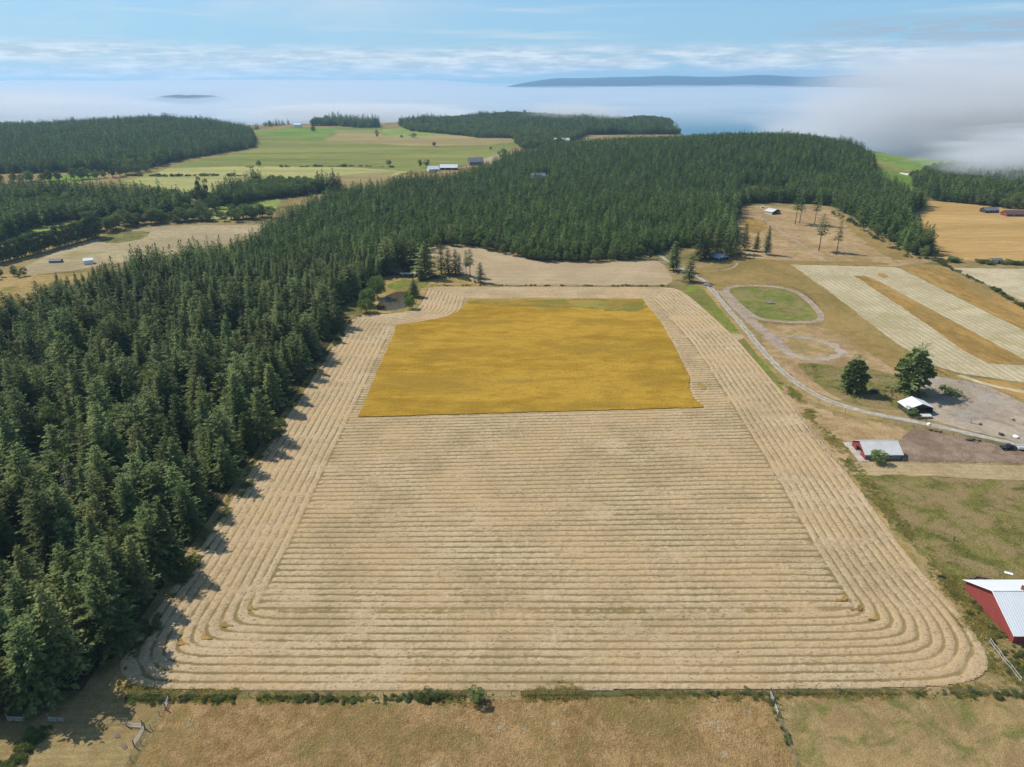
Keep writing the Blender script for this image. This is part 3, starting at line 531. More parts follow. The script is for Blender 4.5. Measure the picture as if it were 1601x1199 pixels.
# ------------------------------------------------------------------ plants
def leaves(P, Dv, L, Wd, U):                                  # rhombic leaf clumps: base P, direction Dv, side vector from U
    Dv = Dv / np.linalg.norm(Dv, axis=1, keepdims=True); S = np.cross(Dv, U); S /= np.linalg.norm(S, axis=1, keepdims=True) + 1e-9
    L = L[:, None]; Wd = Wd[:, None]; a = P; b = P + Dv * L * .45 + S * Wd * .5; c = P + Dv * L; d = P + Dv * L * .45 - S * Wd * .5
    return np.stack([a, b, c, d], 1).reshape(-1, 3)
def conifer_parts(seed, H, R, z0, dz, nb, seg, Lf, Wf, p=1.0, bulge=.15, irr=.2, up=.15, gap=0.0, flat=False):
    r = np.random.default_rng(seed); P = []; Dd = []; T = []; SZ = []
    z = z0
    while z < H - .3:
        t = (z - z0) / (H - z0); rad = R * ((1 - t) ** p) * min(1, (t + bulge) / (bulge + .12)) + .15
        n = max(3, int(nb * (0.5 + .5 * (1 - t)) + r.random()))
        a0 = r.random() * 6.28
        for k in range(n):
            if r.random() < gap: continue
            a = a0 + 6.283 * k / n + r.normal() * .2; L = rad * (1 + r.normal() * irr); L = max(L, .25)
            el_ = up * (t * 2 - .6) + r.normal() * .12
            s = max(.15, L * .2)
            while s < L:
                zz = z + s * math.tan(el_) - .03 * s * s + r.normal() * .08
                for sg in ((-1, 1) if not flat else (r.choice([-1, 1]),)):
                    aa = a + sg * (.55 + r.random() * .4) * (1 if s < L * .8 else .5)
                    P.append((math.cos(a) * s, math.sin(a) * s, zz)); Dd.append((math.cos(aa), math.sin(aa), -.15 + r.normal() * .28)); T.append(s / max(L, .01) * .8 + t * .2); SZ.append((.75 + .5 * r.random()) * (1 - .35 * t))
                s += seg * (.8 + .4 * r.random())
        z += dz * (1 - .35 * t) * (.8 + .4 * r.random())
    for k in range(6): P.append((0, 0, H - 1.2 + .2 * k)); a = r.random() * 6.28; Dd.append((math.cos(a) * .4, math.sin(a) * .4, 1)); T.append(1); SZ.append(.6)
    P = np.array(P); Dd = np.array(Dd); T = np.array(T); SZ = np.array(SZ)
    U = np.stack([r.normal(size=len(P)) * .35, r.normal(size=len(P)) * .35, np.ones(len(P))], 1)
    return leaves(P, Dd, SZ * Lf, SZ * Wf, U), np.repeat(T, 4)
def broad_parts(seed, H, R, z0, nblob, nl, Lf, rb=(.28, .42), fz=1.0, cone=0.0):
    r = np.random.default_rng(seed); P = []; Dd = []; T = []; cz = (H + z0) / 2; hz_ = (H - z0) / 2
    for _ in range(nblob):
        v = r.normal(size=3); v /= np.linalg.norm(v); q = .45 + .5 * r.random() ** .5
        c = np.array([v[0] * R * q, v[1] * R * q, cz + v[2] * hz_ * q]); c[:2] *= 1 + cone * (.5 - c[2] / H); b = R * (rb[0] + (rb[1] - rb[0]) * r.random())
        n = r.normal(size=(nl, 3)); n /= np.linalg.norm(n, axis=1, keepdims=True); n[:, 2] = np.abs(n[:, 2]) * .9 - .25 * (r.random(nl) < .4)
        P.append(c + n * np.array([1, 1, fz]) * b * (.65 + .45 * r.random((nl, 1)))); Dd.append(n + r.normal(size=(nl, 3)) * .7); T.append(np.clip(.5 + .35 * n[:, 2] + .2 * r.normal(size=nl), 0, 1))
    P = np.concatenate(P); Dd = np.concatenate(Dd); T = np.concatenate(T); k = len(P)
    U = r.normal(size=(k, 3)); U[:, 2] += .6
    return leaves(P, Dd, Lf * (.7 + .6 * r.random(k)), Lf * .75 * (.7 + .6 * r.random(k)), U), np.repeat(T, 4)
def trunk_mb(H, r0, lean=0.0, limbs=0, seed=0, R=2.0, z0=2.0):
    mb = MB(); r = random.Random(seed); prev = Vector((0, 0, -.4)); pr = r0 * 1.15; n = 4
    for k in range(1, n + 1):
        t = k / n; q = Vector((lean * t * t * H + r.uniform(-.05, .05), r.uniform(-.05, .05), H * t)); mb.tube(prev, q, pr, r0 * (1 - .85 * t), 7); prev = q; pr = r0 * (1 - .85 * t)
    for k in range(limbs):
        z = z0 + (H * .75 - z0) * k / max(1, limbs); a = r.random() * 6.28; L = R * r.uniform(.5, .8); mb.tube((0, 0, z), (math.cos(a) * L, math.sin(a) * L, z + L * r.uniform(.1, .6)), r0 * .35, r0 * .1, 5)
    return mb
PLANT = {}
def reg(kind, parts, mat, trunk):                             # crown mesh, trunk mesh and a joined mesh for masses
    V, T = parts; cm = quads_mesh('crown', V, len(V) // 4, [M[mat]], attrs={'tip': T}); tm = trunk.mesh('trunk', M['bark'])
    tv = np.array(trunk.v); tf = [f for f in trunk.f if len(f) == 4]; tq = tv[np.array(tf)].reshape(-1, 3)
    A = np.concatenate([V, tq]); mi = np.concatenate([np.zeros(len(V) // 4, np.int32), np.ones(len(tf), np.int32)])
    jm = quads_mesh('tree', A, len(A) // 4, [M[mat], M['bark']], mi, attrs={'tip': np.concatenate([T, np.zeros(len(tq))])})
    PLANT.setdefault(kind, []).append((cm, tm, jm))
for i in range(5):                                            # second-growth firs, unit height 20 m
    H = 20; R = (3.2, 3.8, 2.9, 4.1, 3.4)[i]
    reg('fir', conifer_parts(100 + i, H, R, 2.6, 0.62, 10, .50, 1.10, .56, p=(.70, .82, .75, .60, .9)[i], irr=.30, up=.25), 'fir', trunk_mb(19, .24, limbs=6, seed=i, R=2.2, z0=2.5))
for i in range(4):                                            # broad old firs
    reg('old_fir', conifer_parts(200 + i, 21, (4.8, 5.4, 4.5, 5.9)[i], 3.0, .80, 10, .55, 1.25, .62, p=(.62, .7, .55, .6)[i], bulge=.3, irr=.33, up=.5, gap=.12), 'pale' if i in (1,) else 'fir', trunk_mb(20, .34, limbs=9, seed=i, R=3.5, z0=3))
for i in range(4):                                            # the same firs for farther off
    reg('fir_far', conifer_parts(300 + i, 18, (3.9, 3.4, 4.3, 3.7)[i], 2.0, 1.15, 8, .9, 1.9, 1.05, p=(.78, .9, .68, .95)[i], irr=.30, up=.25, flat=True), 'pine', trunk_mb(17, .22))
for i in range(3):
    reg('high_pine', conifer_parts(400 + i, 24, (3.3, 2.7, 3.0)[i], (11, 10, 3.5)[i], .85, 7, .55, 1.3, .60, p=.6, bulge=.5, irr=.35, up=.3, gap=.25), 'fir', trunk_mb(23, .30, limbs=7, seed=i, R=2.4, z0=8))
def both(a, b): return np.concatenate([a[0], b[0]]), np.concatenate([a[1], b[1]])
reg('spread_fir', both(conifer_parts(510, 20.5, 7.4, 1.0, 1.3, 9, .7, 1.6, .75, p=.42, bulge=.3, irr=.30, up=.35, gap=.2), broad_parts(500, 19, 6.0, .4, 95, 110, .95, (.17, .30), .34, .9)), 'fir', trunk_mb(17, .5, limbs=12, seed=3, R=6, z0=2))
reg('spread_fir', both(conifer_parts(511, 20.8, 9.0, 2.0, 1.5, 9, .7, 1.7, .75, p=.40, bulge=.3, irr=.34, up=.4, gap=.3), broad_parts(501, 19, 6.8, 1.2, 70, 120, .95, (.15, .27), .30, .8)), 'fir', trunk_mb(17, .55, limbs=14, seed=4, R=7, z0=3))
for i in range(4):
    reg('broad', broad_parts(600 + i, 11, (3.9, 4.4, 3.5, 4.0)[i], 2.0, 26, 80, .62), 'broad', trunk_mb(8.5, .25, limbs=7, seed=i, R=2.8, z0=2.5))
for i in range(2): reg('willow', broad_parts(650 + i, 9, 5.2, 1.2, 34, 110, .55), 'willow', trunk_mb(6.5, .3, limbs=8, seed=i, R=3.5, z0=1.5))
for i in range(3): reg('poplar', broad_parts(670 + i, 12, 2.3, -.2, 32, 60, .60, (.35, .6)), 'olive', trunk_mb(10.5, .18, limbs=6, seed=i, R=1.2, z0=2))
for i in range(4): reg('shrub', broad_parts(700 + i, 2.4, 1.7, -.2, 12, 60, .34, (.35, .55)), ('shrub', 'shrub', 'broad', 'shrub')[i], trunk_mb(1.4, .07, limbs=5, seed=i, R=.9, z0=.3))
reg('snag', conifer_parts(740, 18, 2.6, 4.0, .9, 6, .6, 1.1, .22, p=.5, irr=.4, gap=.3), 'dead', trunk_mb(17.5, .24, limbs=10, seed=3, R=2, z0=3))
reg('snag', conifer_parts(741, 15, 2.2, 3.0, .9, 5, .6, .9, .20, p=.5, irr=.4, gap=.3), 'dead', trunk_mb(14.5, .20, limbs=9, seed=5, R=1.8, z0=3))

def tuft_parts(seed, H, n, R):
    r = np.random.default_rng(seed); a = r.random(n) * 6.283; P = np.stack([np.cos(a), np.sin(a), np.zeros(n)], 1) * (R * r.random((n, 1)) ** .7); P[:, 2] = -.05
    Dv = np.stack([np.cos(a) * r.uniform(.1, .8, n), np.sin(a) * r.uniform(.1, .8, n), np.ones(n)], 1); U = r.normal(size=(n, 3)); U[:, 2] = 0
    return leaves(P, Dv, H * r.uniform(.6, 1.15, n), np.full(n, .13), U), np.repeat(r.random(n), 4)
M['straw'] = foliage('dry_grass_blades', (0.34, 0.25, 0.10), (0.55, 0.42, 0.20), 0.25, 0.4, hue=(0.36, 0.32, 0.10))
M['gblade'] = foliage('green_grass_blades', (0.15, 0.17, 0.045), (0.30, 0.31, 0.09), 0.3, 0.4, hue=(0.36, 0.31, 0.12))
for i in range(3):
    reg('straw_tuft', tuft_parts(800 + i, .45, 60, .75), 'straw', trunk_mb(.1, .03)); reg('green_tuft', tuft_parts(820 + i, .4, 60, .75), 'gblade', trunk_mb(.1, .03))
_n = {}
def plant(kind, x, y, H, label, cat, group=None, name=None, wid=1.0, var=None, z=None, rz=None):
    """one tree: an Empty at its foot > crown, trunk"""
    L = PLANT[kind]; cm, tm, _ = L[(var if var is not None else random.randrange(len(L))) % len(L)]
    base = {'fir': 20, 'old_fir': 21, 'fir_far': 18, 'high_pine': 24, 'spread_fir': 20, 'broad': 11, 'willow': 9, 'poplar': 12, 'shrub': 2.4, 'snag': 17}[kind]
    s = H / base; zz = float(terrain(x, y)) if z is None else z
    e = empty(name or {'broad': 'broadleaf_tree', 'spread_fir': 'spreading_fir', 'high_pine': 'tall_fir', 'fir_far': 'fir_tree', 'fir': 'fir_tree', 'old_fir': 'fir_tree', 'willow': 'willow_tree', 'poplar': 'poplar_tree', 'shrub': 'shrub', 'snag': 'dead_tree'}[kind], (x, y, zz), random.random() * 6.28 if rz is None else rz, (s * wid, s * wid, s))
    tag(e, label, cat, group)
    for nm, me in (('crown', cm), ('trunk', tm)):
        o = bpy.data.objects.new(nm, me); COL.objects.link(o); o.parent = e
    return e
def hgt(px, pyb, pyt):                                        # height of a thing whose foot and top are at these rows
    x, y = W(px, pyb); lo, hi = .2, 60
    for _ in range(40):
        m = (lo + hi) / 2
        if pix(x, y, m)[1] > pyt: lo = m
        else: hi = m
    return x, y, lo
def scatter(name, label, cat, pts, kinds, sc, kind='stuff', wid=None, lean=.03):
    """a mass of plants: one object, instances on points"""
    n = len(pts); col = bpy.data.collections.new(name + '_sources'); k = 0; bases = []
    for kd in kinds:
        for (_, _, jm) in PLANT[kd]:
            o = bpy.data.objects.new('%s_source_%02d' % (name, k), jm); col.objects.link(o); k += 1
    m = bpy.data.meshes.new(name); m.vertices.add(n); m.vertices.foreach_set('co', np.asarray(pts, np.float32).ravel())
    r = np.random.default_rng(len(name) * 13 + n); scv = np.asarray(sc, float) if not np.isscalar(sc) else np.full(n, sc)
    wd = r.uniform(.85, 1.2, n) if wid is None else wid
    a = m.attributes.new('size', 'FLOAT_VECTOR', 'POINT'); a.data.foreach_set('vector', np.stack([scv * wd, scv * wd, scv], 1).astype(np.float32).ravel())
    a = m.attributes.new('turn', 'FLOAT_VECTOR', 'POINT'); a.data.foreach_set('vector', np.stack([r.normal(size=n) * lean, r.normal(size=n) * lean, r.random(n) * 6.283], 1).astype(np.float32).ravel())
    a = m.attributes.new('pick', 'INT', 'POINT'); a.data.foreach_set('value', r.integers(0, k, n).astype(np.int32))
    o = bpy.data.objects.new(name, m); COL.objects.link(o); tag(o, label, cat, kind=kind)
    ng = bpy.data.node_groups.new(name + '_nodes', 'GeometryNodeTree')
    ng.interface.new_socket(name='Geometry', in_out='INPUT', socket_type='NodeSocketGeometry'); ng.interface.new_socket(name='Geometry', in_out='OUTPUT', socket_type='NodeSocketGeometry')
    gi = ng.nodes.new('NodeGroupInput'); go = ng.nodes.new('NodeGroupOutput'); ci = ng.nodes.new('GeometryNodeCollectionInfo'); ci.inputs['Collection'].default_value = col
    ci.inputs['Separate Children'].default_value = True; ci.inputs['Reset Children'].default_value = True
    ip = ng.nodes.new('GeometryNodeInstanceOnPoints'); ip.inputs['Pick Instance'].default_value = True
    def attr(nm, dt):
        q = ng.nodes.new('GeometryNodeInputNamedAttribute'); q.data_type = dt; q.inputs['Name'].default_value = nm
        return [s for s in q.outputs if s.enabled and s.name == 'Attribute'][0]
    e2r = ng.nodes.new('FunctionNodeEulerToRotation')
    ng.links.new(gi.outputs[0], ip.inputs['Points']); ng.links.new(ci.outputs[0], ip.inputs['Instance']); ng.links.new(attr('pick', 'INT'), ip.inputs['Instance Index'])
    ng.links.new(attr('turn', 'FLOAT_VECTOR'), e2r.inputs[0]); ng.links.new(e2r.outputs[0], ip.inputs['Rotation']); ng.links.new(attr('size', 'FLOAT_VECTOR'), ip.inputs['Scale'])
    ng.links.new(ip.outputs[0], go.inputs[0]); md = o.modifiers.new('scatter', 'NODES'); md.node_group = ng
    return o
def fill(poly, sp, jit=.38, seed=1, holes=()):
    poly = np.array(poly, float); r = np.random.default_rng(seed); x0, y0 = poly.min(0); x1, y1 = poly.max(0)
    gx_, gy_ = np.meshgrid(np.arange(x0, x1, sp), np.arange(y0, y1, sp * .87)); gx_ = gx_ + (np.arange(gx_.shape[0])[:, None] % 2) * sp * .5
    px_ = (gx_ + r.uniform(-jit, jit, gx_.shape) * sp).ravel(); py_ = (gy_ + r.uniform(-jit, jit, gx_.shape) * sp).ravel()
    k = sdf(px_, py_, poly) > 0
    for h in holes: k &= sdf(px_, py_, np.array(h, float)) < 0
    return px_[k], py_[k]
def visible(x, y, z, m=60):
    u, v = pix(x, y, z); return (u > -m) & (u < 1601 + m) & (v < 1199 + m)

# --- the wood left of the field and the plantation behind it
LEFT = [(-95, 110), (-90, 118), (-90, 200), (-90.5, 300), (-90, 374), (-98, 392), (-93, 408), (-90, 430), (-92, 448), (-82, 462), (-72, 476), (-66, 500), (-66, 540), (-70, 556), (-52, 566),
        (-45, 580), W(700, 380), W(760, 386), W(800, 396), W(825, 405), W(850, 408), W(900, 408), W(960, 407), W(1010, 402), W(1032, 396), W(1050, 388), W(1085, 386), W(1120, 388), W(1148, 378), W(1150, 345), W(1157, 322),
        W(1180, 318), W(1250, 318), W(1300, 322), W(1352, 352), W(1400, 381), W(1425, 396), W(1445, 403), W(1462, 398), (325, 560), (345, 620), (378, 690), W(1452, 300, 15), W(1432, 292, 15), W(1400, 284, 12), W(1368, 272, 15), (512, 1050), (560, 1150), (585, 1250), (570, 1330),
        (520, 1420), (420, 1450), (250, 1420), (90, 1375), W(858, 223, 15), W(800, 236, 15), W(745, 257, 15), W(700, 270, 15), W(650, 272, 15), W(600, 279, 15), W(560, 285, 15), W(515, 290, 15), W(470, 310, 15), W(425, 330, 15), W(395, 352, 15), W(340, 372, 15), W(300, 372, 15), W(262, 390, 15), W(240, 382, 15), W(215, 385, 15), W(180, 402, 15),
        W(120, 420, 15), W(60, 450, 15), W(0, 468, 15), W(-60, 500, 15), (-290, 300), (-290, 200), (-190, 94), (-150, 94), (-118, 104)]
house_hole = [(20, 905), (48, 905), (52, 960), (14, 960)]
gap_hole = WP([(1160, 293), (1235, 300), (1238, 312), (1160, 306)])
holes = [house_hole, gap_hole]
xs, ys = fill(LEFT, 5.5, seed=11, holes=holes)
# thin the older, coarser wood near the camera
near = smooth(-ys, -520, -300) * (xs < -60)
keep = RNG.random(len(xs)) > near * .50 * smooth(ys, 100, 190)
xs, ys = xs[keep], ys[keep]; near = near[keep]
gaps = vnoise(xs, ys, 16, 31) * .5 + vnoise(xs, ys, 6, 32) * .5
keep = gaps > .235 + .03 * near; xs, ys, near = xs[keep], ys[keep], near[keep]
zs = terrain(xs, ys); tall = 10.6 + 3.4 * vnoise(xs, ys, 60, 33) + 2.2 * vnoise(xs, ys, 17, 35) + RNG.normal(size=len(xs)) * 2.2 + near * (4.5 + RNG.normal(size=len(xs)) * 2.2) + 2.0 * smooth(ys, 480, 900)
tall += 5.5 * np.exp(-(((xs - 370) / 100) ** 2 + ((ys - 640) / 110) ** 2))
tall = np.clip(tall, 7, 27)
edge = sdf(xs, ys, np.array(LEFT, float)); dist = np.sqrt(xs ** 2 + ys ** 2 + 110 ** 2)
vis = visible(xs, ys, zs + tall * .5, 10)
inview = visible(xs, ys, zs, 400); xs, ys, zs, tall, near, edge, dist, vis = [q[inview] for q in (xs, ys, zs, tall, near, edge, dist, vis)]
order = np.argsort(dist + (~vis) * 1e5); pick = np.zeros(len(xs), bool)
NEAR_N = 246
pick[order[:NEAR_N]] = True
r9 = random.Random(9)
for i in np.where(pick)[0]:
    x, y, H = float(xs[i]), float(ys[i]), float(tall[i]); q = r9.random(); e_ = edge[i] < 7 and x > -102
    where = 'on the edge of the wood beside the mown field' if e_ else 'inside the dense left wood'
    grp = 'trees on the edge of the left wood' if e_ else 'trees inside the left wood'
    if q < .10 or (y < 150 and q < .22): plant('broad', x, y, H * .62, 'rounded yellow green broadleaf tree ' + where, 'tree', 'broadleaf ' + grp)
    elif q < .13: plant('snag', x, y, H * .85, 'bare grey brown dead tree ' + where, 'tree', 'dead ' + grp)
    elif q < .62: plant('old_fir', x, y, H * 1.02, 'broad dark green fir ' + where, 'tree', 'broad fir ' + grp, var=r9.randrange(4))
    else: plant('fir', x, y, H * 1.08, 'narrow pointed dark green fir ' + where, 'tree', 'narrow fir ' + grp, var=r9.randrange(5))
rest = ~pick
mid = rest & (dist < 430); far = rest & ~mid
P3 = np.stack([xs, ys, zs - .2], 1)
# both distance classes go into ONE mass: nearer points pick fuller trees
kinds = ['fir', 'fir_far', 'old_fir', 'snag']
o = scatter('fir_forest', 'dark green fir forest filling the left and the centre of the land', 'forest', P3[rest], ['fir', 'fir_far', 'old_fir', 'snag'], 1.0)
k = rest.nonzero()[0]; r = np.random.default_rng(5); q = r.random(len(k)); dd = dist[k]
offs = {}; c0 = 0
for kd in kinds: offs[kd] = (c0, len(PLANT[kd])); c0 += len(PLANT[kd])
pk = np.zeros(len(k), np.int32); bs = np.zeros(len(k))
nearm = dd < 520; nn = near[k]
def setk(mask, kd, base): pk[mask] = offs[kd][0] + r.integers(0, offs[kd][1], mask.sum()); bs[mask] = base
setk(~nearm, 'fir_far', 18); setk(nearm, 'fir', 20); setk(nearm & (q < .45 * nn), 'old_fir', 21); setk((q > .985) & (dd < 900), 'snag', 17)
s = tall[k] / bs; wd = r.uniform(.85, 1.2, len(k))
o.data.attributes['pick'].data.foreach_set('value', pk); o.data.attributes['size'].data.foreach_set('vector', np.stack([s * wd, s * wd, s], 1).astype(np.float32).ravel())

fl = fill(LEFT, 12, 0)
FX, FY = np.meshgrid(np.concatenate([np.arange(-300, -130, 9.0), np.arange(-130, -60, 2.0), np.arange(-60, 680, 9.0)]), np.arange(96, 1640, 9.0)); FZ = terrain(FX, FY) + .025
ff = gridmesh('forest_floor', FX, FY, FZ, [G['litter']], keep=sdf(FX, FY, np.array(LEFT, float)) > -1 + 0 * FX)
tag(ff, 'dark needle litter under the fir forest', 'forest floor', kind='structure')

def wood(name, label, poly, sp, hh, seed, kinds=('fir_far',), base=18.0, thin=.1, cat='wood', zadd=0.0):
    x, y = fill(poly, sp, seed=seed); g_ = vnoise(x, y, 14, seed) * .6 + vnoise(x, y, 5, seed + 1) * .4; k = g_ > thin; x, y = x[k], y[k]
    z = terrain(x, y); v = visible(x, y, z, 300) & (z > -40); x, y, z = x[v], y[v], z[v]
    r = np.random.default_rng(seed); h = hh * (1 + .16 * r.normal(size=len(x))) * (.72 + .38 * vnoise(x, y, 70, seed + 2) + .18 * vnoise(x, y, 24, seed + 3))
    o = scatter(name, label, cat, np.stack([x, y, z - .2], 1), ['fir_far', 'broad'], h / base); nf_ = len(PLANT['fir_far'])
    bl = (vnoise(x, y, 90, seed + 5) * .7 + vnoise(x, y, 22, seed + 6) * .3 + .12 * r.random(len(x))) > (.70 if 'broad' not in kinds else .52)
    pk_ = np.where(bl, nf_ + r.integers(0, len(PLANT['broad']), len(x)), r.integers(0, nf_, len(x))); bb = np.where(bl, 17.0, 18.0); s_ = h / bb; wd_ = r.uniform(.9, 1.3, len(x))
    o.data.attributes['pick'].data.foreach_set('value', pk_.astype(np.int32)); o.data.attributes['size'].data.foreach_set('vector', np.stack([s_ * wd_, s_ * wd_, s_], 1).astype(np.float32).ravel()); return o
wood('hillside_wood', 'blue green fir wood covering the low hill at left', [W(-400, 272), W(0, 272), W(90, 270), W(200, 267), W(240, 260), W(300, 247), W(345, 240), W(396, 231), W(399, 222), W(396, 212), (-700, 1960), (-900, 1990), (-1300, 1930), (-2700, 1900), (-2300, 1400)], 7.6, 18, 41, ('fir_far',), 18)
wood('valley_wood', 'dark fir wood in the valley at the left edge', [W(-200, 385), W(-10, 384), W(40, 360), W(100, 345), W(160, 342), W(240, 346), W(285, 336), W(298, 325), W(300, 302, 15), W(262, 292, 15), W(190, 287, 15), W(90, 288, 15), W(0, 284, 15), W(-200, 288, 15)], 5.6, 17, 43)
wood('plantation_strip', 'dark square edged fir plantation before the pale far field', [W(330, 320), W(372, 324), W(400, 314), W(440, 310), W(500, 302), W(545, 296), W(508, 276, 15), W(470, 271, 15), W(400, 271, 15), W(345, 284, 15), W(330, 292, 15)], 5.2, 17, 45)
wood('headland_wood', 'blue green wood on the far headland by the sea', [(-330, 2200), W(640, 205), W(700, 210), W(735, 214), W(748, 216), W(800, 216), W(815, 234), W(870, 232), (180, 1790), (405, 1810), (395, 1960), (440, 2080), (470, 2230), (420, 2340), (270, 2410), (0, 2470), (-230, 2360), (-330, 2270)], 8.0, 19, 47, ('fir_far', 'fir_far', 'broad'), 18)
wood('far_shelter_wood', 'clump of dark trees beside the white far house', [W(488, 197), W(530, 197), W(560, 200), W(592, 199.5), W(592, 195.5), W(530, 194), W(488, 195)], 10, 24, 49)
wood('shore_wood', 'thin dark tree line fading into the fog at the shore', [W(392, 206), W(400, 201), W(440, 196), (-650, 2230), (-700, 2180)], 11, 15, 51)
wood('foggy_wood', 'mixed green wood half lost in fog at right', [W(1428, 296), W(1462, 314), W(1520, 320), W(1560, 325), W(1640, 332), W(1900, 332), (1300, 1100), (760, 1100), (640, 1080), (585, 1040), W(1425, 285)], 6.4, 16, 53, ('fir_far', 'broad', 'fir_far'), 15.5)

# --- standing firs that show one by one
def at_tree(kind, pb, pt, px, label, group=None, wid=1.0, var=None, cat='fir', name=None):
    x, y, H = hgt(px, pb, pt); return plant(kind, x, y, H, label, cat, group, wid=wid, var=var, name=name)
at_tree('spread_fir', 613, 557, 1333, 'smaller of the two big dark spreading firs beside the drive', wid=.95, var=0)
at_tree('spread_fir', 614, 540, 1424, 'bigger of the two dark spreading firs, right behind the open shed', wid=.92, var=1)
at_tree('fir', 435, 377, 665, 'tall full fir standing right of the trailers by the pond', wid=1.5, var=1)
at_tree('fir', 464, 435, 647, 'small dark fir at the right bank of the pond', wid=1.5, var=3)
at_tree('high_pine', 442, 410, 751, 'small open fir at the tip of the grass by the upper hay field', wid=2.0, var=2)
for px, pb, pt, vv, wd, lb in ((690, 428, 381, 2, 1.7, 'first of the pines right of the tall full fir'), (701, 430, 386, 2, 1.6, 'pine in the grove with the lowest fork of trunks'), (712, 428, 389, 2, 1.7, 'third pine of the grove by the upper hay field'), (718, 430, 395, 2, 1.5, 'shortest pine of the grove by the upper hay field')):
    at_tree('high_pine', pb, pt, px, lb, 'pines of the grove by the upper hay field', wd, vv, cat='pine')
at_tree('high_pine', 432, 391, 729, 'thinner of the twin open firs right of the pine grove', wid=1.1, var=1)
at_tree('high_pine', 433, 389, 735, 'taller of the twin open firs right of the pine grove', wid=1.3, var=0)
for px, pb, pt, lb in ((606, 428, 370, 'dark fir at the left end of the trailers'), (620, 423, 362, 'dark fir behind the dark roofed trailer'), (634, 424, 366, 'bushy fir behind the gap between the trailers'), (648, 426, 372, 'dark fir behind the long pale trailer')):
    at_tree('old_fir', pb, pt, px, lb, 'firs behind the trailers', 1.0)
at_tree('high_pine', 392.5, 333, 1280, 'tall lone fir with bare lower trunk on the tan slope, left one', wid=1.15, var=0)
at_tree('high_pine', 395, 343, 1308, 'tall lone fir with bare lower trunk on the tan slope, right one', wid=1.1, var=1)
at_tree('high_pine', 351, 297, 1243, 'leftmost bare trunked fir at the top of the tan slope', wid=.9, var=0)
at_tree('high_pine', 349, 296, 1250, 'bare trunked fir just right of its twin at the slope top', wid=.9, var=1)
at_tree('high_pine', 352, 300, 1273, 'bare trunked fir standing apart near the wood on the slope', wid=1.0, var=0)
at_tree('fir', 398, 352, 1198, 'slim full fir standing alone left on the tan slope', wid=.95, var=2)
at_tree('fir', 393, 361, 1182, 'thin pale fir between the broad tree and the slim fir', wid=1.0, var=4)
at_tree('old_fir', 391, 349, 1163, 'broad dark fir at the edge of the tan slope', wid=.85, var=0)
at_tree('fir', 423, 376, 1053, 'tall dark fir left of the gravel drive', wid=1.4, var=0)
at_tree('old_fir', 440, 396, 1077, 'broad dark fir over the grass where the drive bends', wid=1.15, var=2)
for px, pb, pt, lb in ((1094, 406, 352, 'dark fir left of the blue roofed carport'), (1104, 404, 356, 'dark fir close behind the left of the carport'), (1120, 402, 350, 'dark fir right behind the carport'), (1136, 400, 352, 'dark fir behind the right side of the carport'), (1147, 396, 346, 'dark fir right of the carport')):
    at_tree('old_fir', pb, pt, px, lb, 'firs around the carport', 1.0)
at_tree('fir', 206, 187, 517 - 27, 'tall fir beside the white far house', wid=1.3)
# --- broadleaf trees, willows, poplars
at_tree('willow', 466, 434, 590, 'big pale green willow on the left bank of the pond', cat='willow', wid=.72)
at_tree('willow', 479, 453, 577, 'middle sized willow before the big one at the pond', cat='willow', wid=.80)
at_tree('willow', 489, 469, 573, 'low willow bush at the lower left of the pond', cat='willow', wid=1.0)
at_tree('willow', 483, 464, 641, 'bright green willow bush on the right bank of the pond', cat='willow', wid=.75)
at_tree('broad', 473, 456, 637, 'grey green bush beside the small fir at the pond', cat='bush', wid=.9, name='bush')
x, y, H = hgt(745, 1097, 1077); plant('broad', x, y, H, 'lone round dark green bush on the bottom fence line', 'bush', wid=1.35, name='bush')
at_tree('broad', 724, 706, 1371, 'round green bush before the red ended shed', cat='bush', wid=1.5, name='bush')
at_tree('broad', 650, 636, 1422, 'small dark bush at the corner of the open shed', cat='bush', wid=1.6, name='bush')
x, y = W(1484, 617); plant('shrub', x, y, 3.0, 'low spreading green thicket in the grey yard', 'bush', wid=1.7, name='bush', rz=0)
at_tree('broad', 322, 276, 320, 'tall dark poplar standing above the valley scrub', cat='tree', wid=.55)
for i in range(27):
    t = i / 26; px = -8 + 158 * t; pb = 413 - 42 * t; H = 14.0 + 2.0 * t + random.uniform(-.8, .8) + (6 if i > 24 else 0)
    x, y = W(px, pb); plant('poplar', x, y, H, 'olive green poplar in the row beside the tan valley field', 'poplar', 'poplars in the row beside the tan valley field', wid=1.1 if i < 25 else 1.4)
def line_trees(pts, n, kind, h0, h1, label, cat, group, jx=3, wid=1.0, seed=3):
    r = random.Random(seed); P = [np.array(W(*p)) for p in pts]; seg = [np.linalg.norm(P[i + 1] - P[i]) for i in range(len(P) - 1)]; tot = sum(seg)
    for k in range(n):
        d = tot * (k + .5 + r.uniform(-.3, .3)) / n; i = 0
        while i < len(seg) - 1 and d > seg[i]: d -= seg[i]; i += 1
        p = P[i] + (P[i + 1] - P[i]) * d / seg[i] + np.array((r.uniform(-jx, jx), r.uniform(-jx, jx))); plant(kind, float(p[0]), float(p[1]), r.uniform(h0, h1), label, cat, group, wid=wid)
line_trees([(140, 368), (180, 357), (235, 349), (300, 345), (380, 344), (420, 338)], 64, 'broad', 7, 13.5, 'grey green broadleaf tree behind the tan valley field', 'tree', 'broadleaf trees behind the tan valley field', 9, 1.25)
line_trees([(0, 352), (40, 352), (80, 346), (130, 344)], 20, 'broad', 5, 9, 'olive broadleaf tree at the foot of the valley wood', 'tree', 'broadleaf trees at the foot of the valley wood', 6)
